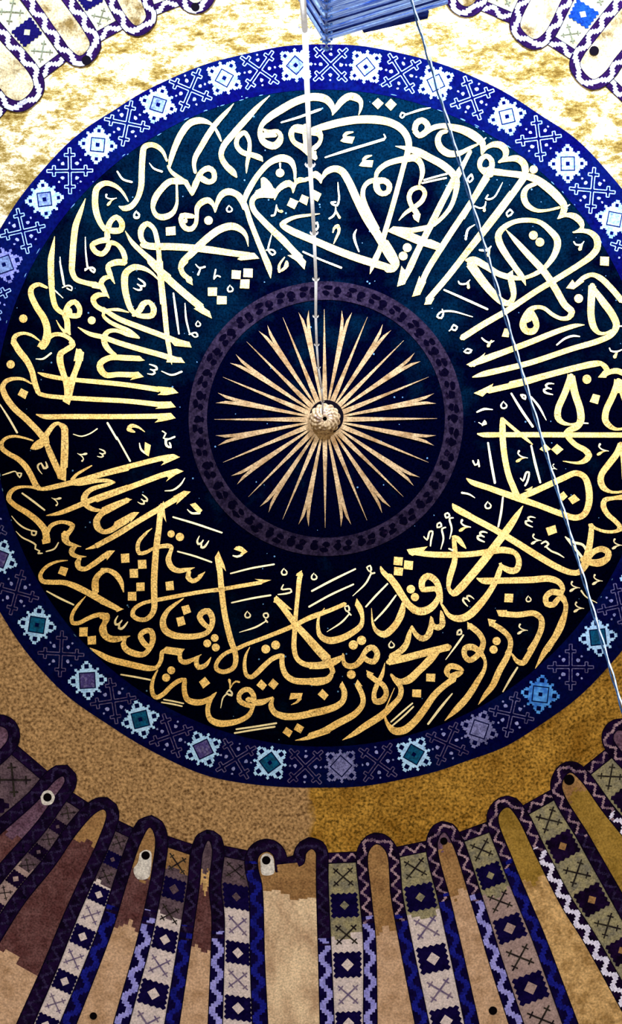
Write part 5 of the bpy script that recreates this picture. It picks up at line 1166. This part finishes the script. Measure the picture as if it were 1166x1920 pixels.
p 39.5,728.1 53.1,734.7 47.3,748.5 32.9,740.2
d 20,683.2,15.6
s 0,758.4,2.5 16.5,784.1,4.1 31.9,810.8,4.1
p 291.1,766.6 298.4,762.5 291.1,753.2 320.6,752.8 329.6,763.5 311.7,765.6
W
s 88.5,539.4,4.9 72,533.2,8.2 59.7,539.4,10.3 57.6,549.7,11.5 67.9,574.4,12.3 82.3,597,13.6 88.5,617.6,14.4 86.4,638.2,16.5 79.2,650.5,14.4
p 69.6,649.5 83.4,655.7 88.5,642.3 74.1,641.3
s 88.5,634.1,10.3 102.9,626.9,8.2 117.3,627.9,8.2 131.7,636.1,8.2 136.9,646.4,10.3 123.5,655.7,10.3
s 76.2,640.3,2.1 59.7,628.9,5.4 43.2,624.8,6.2 28.8,630,9.1 25.7,638.2,10.3 32.9,654.7,11.5 49.4,675.2,12.3
d 43.6,597.4,15.6
d 171.9,600.7,14.8
s 95.7,490,11.1 96.1,520.9,11.1 98.8,555.9,11.1 105,576.4,10.3 117.3,586.7,9.1 131.7,588.8,10.3
s 102.9,544.5,3.3 118.4,559,1.6
s 121.4,586.7,10.3 129.7,570.3,10.3 140,566.2,10.7 149.2,578.5,10.3 147.2,590.9,10.3 133.8,591.9,10.3 121.4,588.8,10.3 125.6,601.1,11.5 126.6,621.7,11.5
s 131.7,580.6,8.2 129.7,588.8,12.3
s 105.4,600.1,1.2 113.2,613.5,4.1 121.4,622.8,6.2
p 123.5,621.7 131.7,617.6 132.8,627.9 129.7,628.3
s 112.2,490,2.5 116.3,512.6,4.5 120.4,534.3,3.3
s 116.3,539.4,2.1 127.6,535.3,3.3 134.8,538.4,2.9 133.8,544.5,2.9 125.6,540.4,2.5
s 102.5,443.2,1 98.8,465.8,8.2 95.7,486.4,12.3 95.7,515.2,12.3 96.8,535.8,12.3
s 112.6,481.3,1.6 114.3,505,2.9 119.4,532.7,3.7
W
s 161.6,490,2.1 164.7,500.3,3.3
s 159.5,504.4,2.9 172.9,501.3,3.3 178,505.4,3.3 175,509.6,2.9 168.8,504.4,2.5
s 134.8,490,11.1 134.8,506.5,11.1 142,522.9,10.3 160.5,530.1,9.5 181.1,534.3,11.5
p 171.9,539.4 179.1,528.1 186.3,532.2 188.3,542.5
s 234.6,492.1,12.3 216.1,492.1,12.3 202.7,499.3,10.3 205.8,512.6,10.3 215.1,532.2,1.6
s 207.9,518.8,6.2 195.5,521.9,10.3 189.4,531.2,10.3 194.5,543.5,10.3 204.8,559,1.6
s 199.7,553.8,4.1 185.2,552.8,10.3 175,560,11.5 179.1,572.3,9.5 191.4,580.6,9.5 197.6,584.7,8.2
s 240.8,377.3,1.6 230.5,360.9,4.9 216.1,348.5,8.2 197.6,343.4,10.3 182.2,352.6,12.3 178.1,375.3,12.3 181.1,400,12.3 189.4,420.6,10.3 197.6,430.9,10.3
s 201.7,428.8,12.3 207.9,414.4,10.3 218.2,407.2,10.3 228.5,418.5,11.5 226.4,430.9,11.5 214.1,432.9,12.3 201.7,432.9,10.3 201.7,447.3,12.3
s 201.7,449.4,12.3 185.3,452.5,10.3 172.9,459.7,10.3 179.1,472,10.3 191.4,476.1,10.3 201.7,465.8,10.3 205.8,455.6,10.3 218.2,457.6,8.2 230.5,472,10.3 233.6,488.5,10.3 224.4,492.6,10.3
s 160.2,372.2,1 152.3,393.8,8.2 142,422.6,12.3 137.9,453.5,12.3 135.5,486.4,12.3 134.8,505,11.1
s 159.9,444.2,1.6 160.6,470,2.9 163.7,499.8,3.7
s 159.5,507,2.9 168.8,501.9,2.9 178.1,506,3.3 176,511.1,2.9 168.8,506,2.5
s 199.4,365.3,4.5 199,369.8,2.7 206.2,372.9,2.7 218.9,371.4,1.4
s 216.6,371.6,1.4 208.7,376.4,2.7 204.5,381.5,5.9 202.3,384,4.5
s 256.3,394.8,1.4 251.2,402,3.2 253.4,407.1,3.2 259.9,406.4,3.2 261.3,402,2.9 257,397,1.7
W
s 192.3,578.5,8.2 221.2,597,10.3 262.3,613.5,10.7 303.5,628.9,10.7 334.4,641.3,11.5
p 359.1,651.6 355,641.3 328.2,634.1 322,642.3 327.2,648.5
s 202.6,580.6,4.1 221.2,580.6,6.2 241.7,585.7,2.1
s 196.5,582.6,6.2 193.4,590.9,6.2 202.6,601.1,7.4 221.2,611.4,8.2 241.7,619.7,7.4 258.2,632,6.2
s 260.3,633.1,4.1 241.7,627.9,8.2 217,619.7,7.4 202.6,621.7,9.1 195.4,632,11.5 196.5,644.4,11.5 204.7,656.7,10.3 217,666,6.2
s 146,613.5,1.6 167.7,625.8,8.2 192.3,632,9.5 221.2,642.3,10.3 262.3,654.7,10.7 303.5,666,10.7 332.3,675.2,11.5
p 346.7,680.4 339.5,670.1 315.8,669.1 311.7,679.4
s 262.3,672.2,10.3 237.6,671.1,11.1 204.7,671.1,11.1 188.2,681.4,12.3 188.2,691.7,13.6 198.5,703,11.5 221.2,702,10.3 250,703,11.1
p 259.2,667 271.6,675.9 260.3,677.3
p 243.8,712.7 251,706.1 250,697.9 259.2,696.9 269.5,706.5
s 276,700.5,1.2 285.2,702,3.3 290,699.3,4.1 287.9,695,3.5 280.9,692.3,2.1
s 286.9,693.9,2.1 293.9,692.4,4.1 293,688.2,4.1 286.7,685,3.3 279.6,682.9,1.6
s 302.5,695.8,1.6 322,703,3.7 340.5,696.9,3.7
W
s 299.4,527,2.1 282.9,510.6,6.2 266.4,502.3,9.5 250,501.3,12.3 235.6,512.6,13.6 233.5,531.2,13.6 237.6,557.9,12.3 245.9,580.6,10.3 254.1,588.8,7.4
s 250,590.9,8.2 262.3,580.6,12.3 268.5,570.3,12.3 278.8,566.2,9.1 288.1,578.5,11.5 285,590.9,11.5 270.6,592.9,10.3 256.2,590.9,8.2
s 249.5,539.7,1.4 258.8,543.8,3.6 264.7,542.3,4.5 263.7,537.2,3.8 257,532.3,2.3
s 263,535.7,2.3 270.8,536.1,4.5 271.1,531.4,4.5 265.3,526.2,3.6 258.4,522,1.8
W
s 301.4,490,8.2 302.5,520.9,9.5 307.6,572.3,10.3 313.8,634.1,9.5 318.9,665,7.4 322,683.5,1
s 278.8,490,8.2 295.3,504.4,14.4 324.1,531.2,14.4 355,557.9,14.4 377.6,576.4,14.4
p 363.2,578.9 375.5,572.3 393,583.7 397.2,597 379.7,588.8
p 276.7,490 303.5,490 305.6,508.5
s 325.1,549.7,2.9 330.3,588.8,4.5 335.4,625.8,2.9
s 346.7,568.2,1.6 348.8,597,3.7 355,623.8,2.9
s 355,626.9,2.9 367.3,623.8,3.3 370.4,630,3.3 365.2,632,2.5 359.1,626.9,2.9
s 371.4,601.1,1.2 367.1,607.3,2.7 369,611.6,2.7 374.5,611,2.7 375.7,607.3,2.5 372,603,1.5
s 265.9,459.1,10.3 282.3,462.2,12.3 311.2,462.2,13.6 352.3,464.2,13.6 393.5,468.4,13.6 434.7,474.5,12.3 467.6,478.6,11.5
p 445,485.8 461.4,473.5 476.9,474.1 486.1,484.8 451.1,488.3
p 310.8,426.2 328.7,424.5 329.3,440.6 311.2,441.6
s 298.5,486.4,9.5 297.4,470,9.5 294.4,449.4,9.5 288.2,428.8,9.1 275.8,419.5,10.3 265.5,428.8,12.3 264.5,445.3,10.3 272.7,457.6,10.3 288.2,461.7,12.3 310,462.8,13.6
s 298.5,486.4,10.3 300.5,515.2,11.5 305.7,570,11.5
s 234.7,432.9,1.2 247,453.5,8.2 267.6,474.1,10.3 288.2,492.6,12.3 300.5,507,12.3 317,521.4,13.6
W
s 350.8,490,6.2 339.5,500.3,10.3 342.6,512.6,9.1 357,525,8.2
p 348.8,525 359.1,520.9 361.5,535.3
s 366.3,495.1,1.6 373.5,502.3,3.3 383.8,500.3,4.1
s 375.5,504.4,2.9 371.4,514.7,4.1
s 404.4,505.4,2.9 401.3,522.9,2.9 406.4,516.8,2.9 412.6,518.8,2.9
p 389.5,539 407,539 406.4,554.8 389.9,554.8
p 406.8,554.8 424.9,555.5 424.9,570.3 406.4,570.7
s 429.9,384.5,1.4 424.9,391.7,3.2 427.1,396.8,3.2 433.6,396,3.2 435,391.7,2.9 430.7,386.7,1.7
s 368.8,403.5,7.4 369.8,389.1,10.3 379.1,378.8,12.3 391.4,375.7,11.5 399.7,384,7.4 403.4,398.4,2.1
s 403.8,397.3,2.1 406.9,380.9,8.2 416.1,364.4,12.3 428.5,359.3,13.6 442.9,364.4,11.5 453.2,378.8,9.5 459.4,391.2,10.3
s 368.8,403.5,8.2 366.7,420,8.2 358.5,429.2,10.3 348.2,428.2,10.3 340,415.9,10.3 341,404.5,10.3 352.3,404.5,10.3 362.6,405.6,8.2
s 346.2,415.9,10.3 348.2,411.7,8.2
d 390.8,413.4,16.1
s 465.5,462.2,1 461.4,442.6,7.4 451.1,430.3,11.5 434.7,424.1,14.4 414.1,429.2,14.4 393.5,442.6,14.4 372.9,461.1,14.4 356.4,477.6,13.6 341,492,10.3 337.9,504.4,9.1
s 337.9,502.3,9.1 344.1,514.7,10.3 358.5,525,7.4
p 350.3,529.1 346.2,520.8 358.5,518.8 361.6,535.2
p 434.7,506.4 451.7,507.5 450.7,523.5 434,522.5
p 456.7,503.3 473.8,504 473.4,520.4 455.9,519.4
p 451.1,523.9 468,523.9 467,541 449.7,540.4
s 431.6,534.2,1.4 426.5,541.4,3.2 428.7,546.5,3.2 435.2,545.7,3.2 436.6,541.4,2.9 432.3,536.4,1.7
W
s 215.9,348.5,4.1 228.2,358.8,5.4 240.6,378.3,1.6
s 222.5,386.6,1.6 232.3,390.7,10.3 244.7,387.6,11.5 257,373.2,10.3 264.3,350.5,11.5 265.7,321.7,11.9 267.3,292.9,11.9 270.4,276.4,11.5 281.7,271.3,10.3 294.1,274.4,9.5 305.4,284.7,7.4 312.6,301.1,4.1
s 279.7,305.3,1.2 287.9,315.6,3.7 303.4,321.7,4.1
s 220,321.7,3.3 230.3,336.1,4.1 246.8,341.3,4.1
s 256,396.9,1.4 251,404.1,3.2 253.1,409.1,3.2 259.6,408.4,3.2 261.1,404.1,2.9 256.7,399,1.7
W
s 317.8,313.5,4.1 319.8,301.1,9.1 327,278.5,11.5 339.4,251.7,12.8 355.8,231.2,13.2 372.3,226,13.2 386.7,228.1,9.1 399.1,235.3,4.1 408.3,249.7,6.2 414.5,264.1,3.3
s 314.7,311.4,4.1 320.9,321.7,7 331.1,330,8.2 343.5,338.2,7.4 351.7,348.5,8.2 360,362.9,7.4
s 360,365,6.2 366.1,346.4,12.3 372.3,332,10.3
s 438.2,194.1,1 425.8,208.5,7 405.2,231.2,10.3 390.8,251.7,11.5 376.4,276.4,11.1 366.1,295,10.3 363.7,309.4,7.8 366.1,323.8,6.2
s 372.3,332,12.3 378.5,321.7,10.3 390.8,315.6,11.5 400.1,321.7,10.3 401.1,336.1,10.3 392.9,341.3,10.3 380.5,336.1,12.3 372.3,330,10.3
s 351.7,342.3,6.2 335.3,340.3,11.5 318.8,340.3,12.3 302.3,354.7,12.3 290,373.2,12.3 286.9,391.7,8.2 294.1,404.1,10.3 306.4,407.2,12.3 322.9,399.9,10.3 331.1,383.5,6.2 331.8,365,4.9 331.1,344.4,4.1
p 343.5,334.1 351.7,346.4 355.8,354.7 360,366 364.1,362.9 351.7,338.2'''
words = []
for ln in TRACE.split('\n'):
    a = ln.split()
    if a[0] == 'W': words.append([]); continue
    words[-1].append((a[0], [tuple(float(v) for v in q.split(',')) for q in a[1:]]))
for wi, strokes in enumerate(words):
    mb = MB(); ly = 4.0 + 0.012 * (wi % 7)
    for k, p in strokes:
        if k == 's':
            q = [(x, y, w * 0.945) for x, y, w in smooth_path(p, 4)]; sl = 1 if max(v[2] for v in p) < 5.6 else 0; mb.dribbon(q, ly, sl)
            last = None
            for i, (x, y, w) in enumerate(q):
                end = i in (0, len(q) - 1)
                if w > 2.2 and (end or (0 < i < len(q) - 1)):
                    if not end:
                        a0 = math.atan2(y - q[i - 1][1], x - q[i - 1][0]); a1 = math.atan2(q[i + 1][1] - y, q[i + 1][0] - x)
                        if abs((a1 - a0 + math.pi) % (2 * math.pi) - math.pi) < 0.16: continue
                    mb.ddisc(x, y, w * (0.36 if end and w > 4.5 else 0.5), ly, sl, n=14)
        elif k == 'd': mb.ddisc(p[0][0], p[0][1], p[0][2] / 2, ly, n=24)
        elif k == 'p': mb.dpoly(p, ly)
        elif k == 'c': mb.dpoly(smooth_path(p + [p[0]], 4)[:-1], ly)
    mb.build('calligraphy_word', [M['leaf'], M['leaf_pale']], med)

# ---------------------------------------------------------------- things hanging or standing below the dome
M['rod'] = mat('white_painted_iron', (0.85, 0.86, 0.88), (0.7, 0.72, 0.78), scale=5, grain=0.1, spec=0.3)
ch = thing('hanging_chain', 'long white rod chain hanging from the gilded boss', 'chain')
cx, cy = -(604.6 - VX) * 53.6 / F, (VY - 776) * 53.6 / F
zj = [53.75, 48.5, 43.3, 38.2, 33.2, 28.6, 24.4, 20.6, 16.6, 12.1, 7.6]
off = [(0, 0)] + [(random.uniform(-.018, .018), random.uniform(-.01, .01)) for _ in zj[1:]]
for i, (z0, z1) in enumerate(zip(zj, zj[1:])):
    a = Vector((cx + off[i][0], cy + off[i][1], EYE + z0)); b = Vector((cx + off[i + 1][0], cy + off[i + 1][1], EYE + z1))
    mb = MB(); d = (b - a); mb.tube([a + d * 0.008, a + d * 0.5, b - d * 0.008], 0.0105 + 0.002 * (z0 > 40), 10)
    mb.build('rod', M['rod'], ch)
    mb = MB()                 # hooked eyes where two rods meet
    for sg in (-1, 1):
        mb.tube([b + Vector((sg * x, y, z)) for x, y, z in ((0, 0, .02), (.009, .0, .008), (.017, .003, .004), (.022, .010, .008), (.021, .018, .014))], [.007, .007, .006, .005, .003], 8)
    mb.tube([b + Vector((0.011 * math.cos(t * 0.7), 0.008, 0.02 * math.sin(t * 0.7))) for t in range(10)], 0.005, 6)
    mb.build('hook_joint', M['rod'], ch)

M['cable_light'] = mat('pale_steel_wire', (0.34, 0.42, 0.58), (0.2, 0.27, 0.4), scale=40, mix=(0.4, 0.6), grain=0.3, spec=0.4)
M['cable_shadow'] = mat('shadowed_wire', (0.006, 0.014, 0.035), (0.015, 0.035, 0.08), scale=30, grain=0.3)  # dark strand put in for the shadow line along the cable
cb = thing('steel_cable', 'thin twisted cable running diagonally in front of the right side of the dome', 'cable')
p0, p1 = at(770 - 0.292 * 250, -250, 14.9), at(770 + 0.298 * 2500, 2500, 15.4)
for nm, m, dx, r, ph in (('strand', 'cable_light', -0.0042, 0.0036, 0), ('strand', 'cable_shadow', 0.0042, 0.0042, math.pi)):
    mb = MB(); K = 260
    sd = (p1 - p0).cross(Vector((0, 0, 1))).normalized()
    mb.tube([p0 + (p1 - p0) * (k / K) - sd * (dx + 0.0022 * math.sin(k * 1.1 + ph)) + Vector((0, 0, 0.003 * math.cos(k * 1.1 + ph))) for k in range(K + 1)], r, 6)
    mb.build(nm, M[m], cb)

M['pillar'] = mat('blue_painted_board', (0.012, 0.07, 0.42), (0.42, 0.62, 0.95), scale=3.0, mix=(0.42, 0.68), grain=0.25, gscale=60, spec=0.2, stretch=(1.0, 1.0, 9.0))
M['pillar_dark'] = mat('navy_trim', (0.004, 0.006, 0.05), (0.01, 0.02, 0.12), scale=8, grain=0.3)
M['bead'] = mat('blue_glazed_bead', (0.01, 0.05, 0.25), (0.05, 0.14, 0.4), scale=20, grain=0.2, spec=0.6, rough=0.25)
pl = thing('blue_pillar', 'blue boarded square pillar with a beaded corner at the top edge', 'pillar')
zt = 20.0
A0, Bl, Br = at(610, 76, zt), at(548, -24, zt), at(834, 8, zt)
base = [(A0.x, A0.y), (Br.x, Br.y), (Br.x + (Bl.x - A0.x), Br.y + (Bl.y - A0.y)), (Bl.x, Bl.y)]
mb = MB(); mb.prism(base, 0.0, EYE + zt); mb.build('shaft', M['pillar'], pl, smooth=False)
cxy = Vector((sum(p[0] for p in base) / 4, sum(p[1] for p in base) / 4))
def grow(e): return [tuple(cxy + (Vector(p) - cxy) * (1 + e)) for p in base]
for z, hh, e, m in ((19.93, 0.05, 0.035, 'pillar'), (19.72, 0.035, 0.02, 'pillar_dark'), (19.55, 0.05, 0.03, 'pillar'), (19.28, 0.03, 0.02, 'pillar_dark'), (19.05, 0.06, 0.03, 'pillar'), (18.6, 0.05, 0.03, 'pillar'), (18.0, 0.05, 0.03, 'pillar'), (1.0, 0.3, 0.06, 'pillar_dark')):
    mb = MB(); mb.prism(grow(e), EYE + z - hh, EYE + z + hh); mb.build('moulding', M[m], pl, smooth=False)
mb = MB(); u = Vector((Br.x - A0.x, Br.y - A0.y)); v = Vector((Bl.x - A0.x, Bl.y - A0.y))
q = Vector((A0.x, A0.y)); mb.prism([tuple(q + u * 0.34 + v * 0.05), tuple(q + u * 0.86 - v * 0.03), tuple(q + u * 0.86 + v * 0.7), tuple(q + u * 0.34 + v * 0.7)], EYE + zt + 0.02, EYE + zt + 0.30)
mb.build('dark_cap_board', M['pillar_dark'], pl, smooth=False)
mb = MB()
for k in range(60):
    z = EYE + zt + 0.22 - 0.30 * k
    for t in range(5):
        an = math.radians(200 + 35 * t)
        mb.ball((A0.x + 0.030 * math.cos(an) - 0.006, A0.y + 0.026 * math.sin(an) + 0.004, z), 0.0085, 0, 8, 5)
    mb.ball((A0.x - 0.006, A0.y - 0.010, z + 0.05), 0.016, 0, 8, 5)
mb.tube([(A0.x - 0.006, A0.y - 0.010, EYE + 1.9), (A0.x - 0.006, A0.y - 0.010, EYE + zt + 0.24)], 0.006, 6)
mb.build('bead_string', M['bead'], pl)
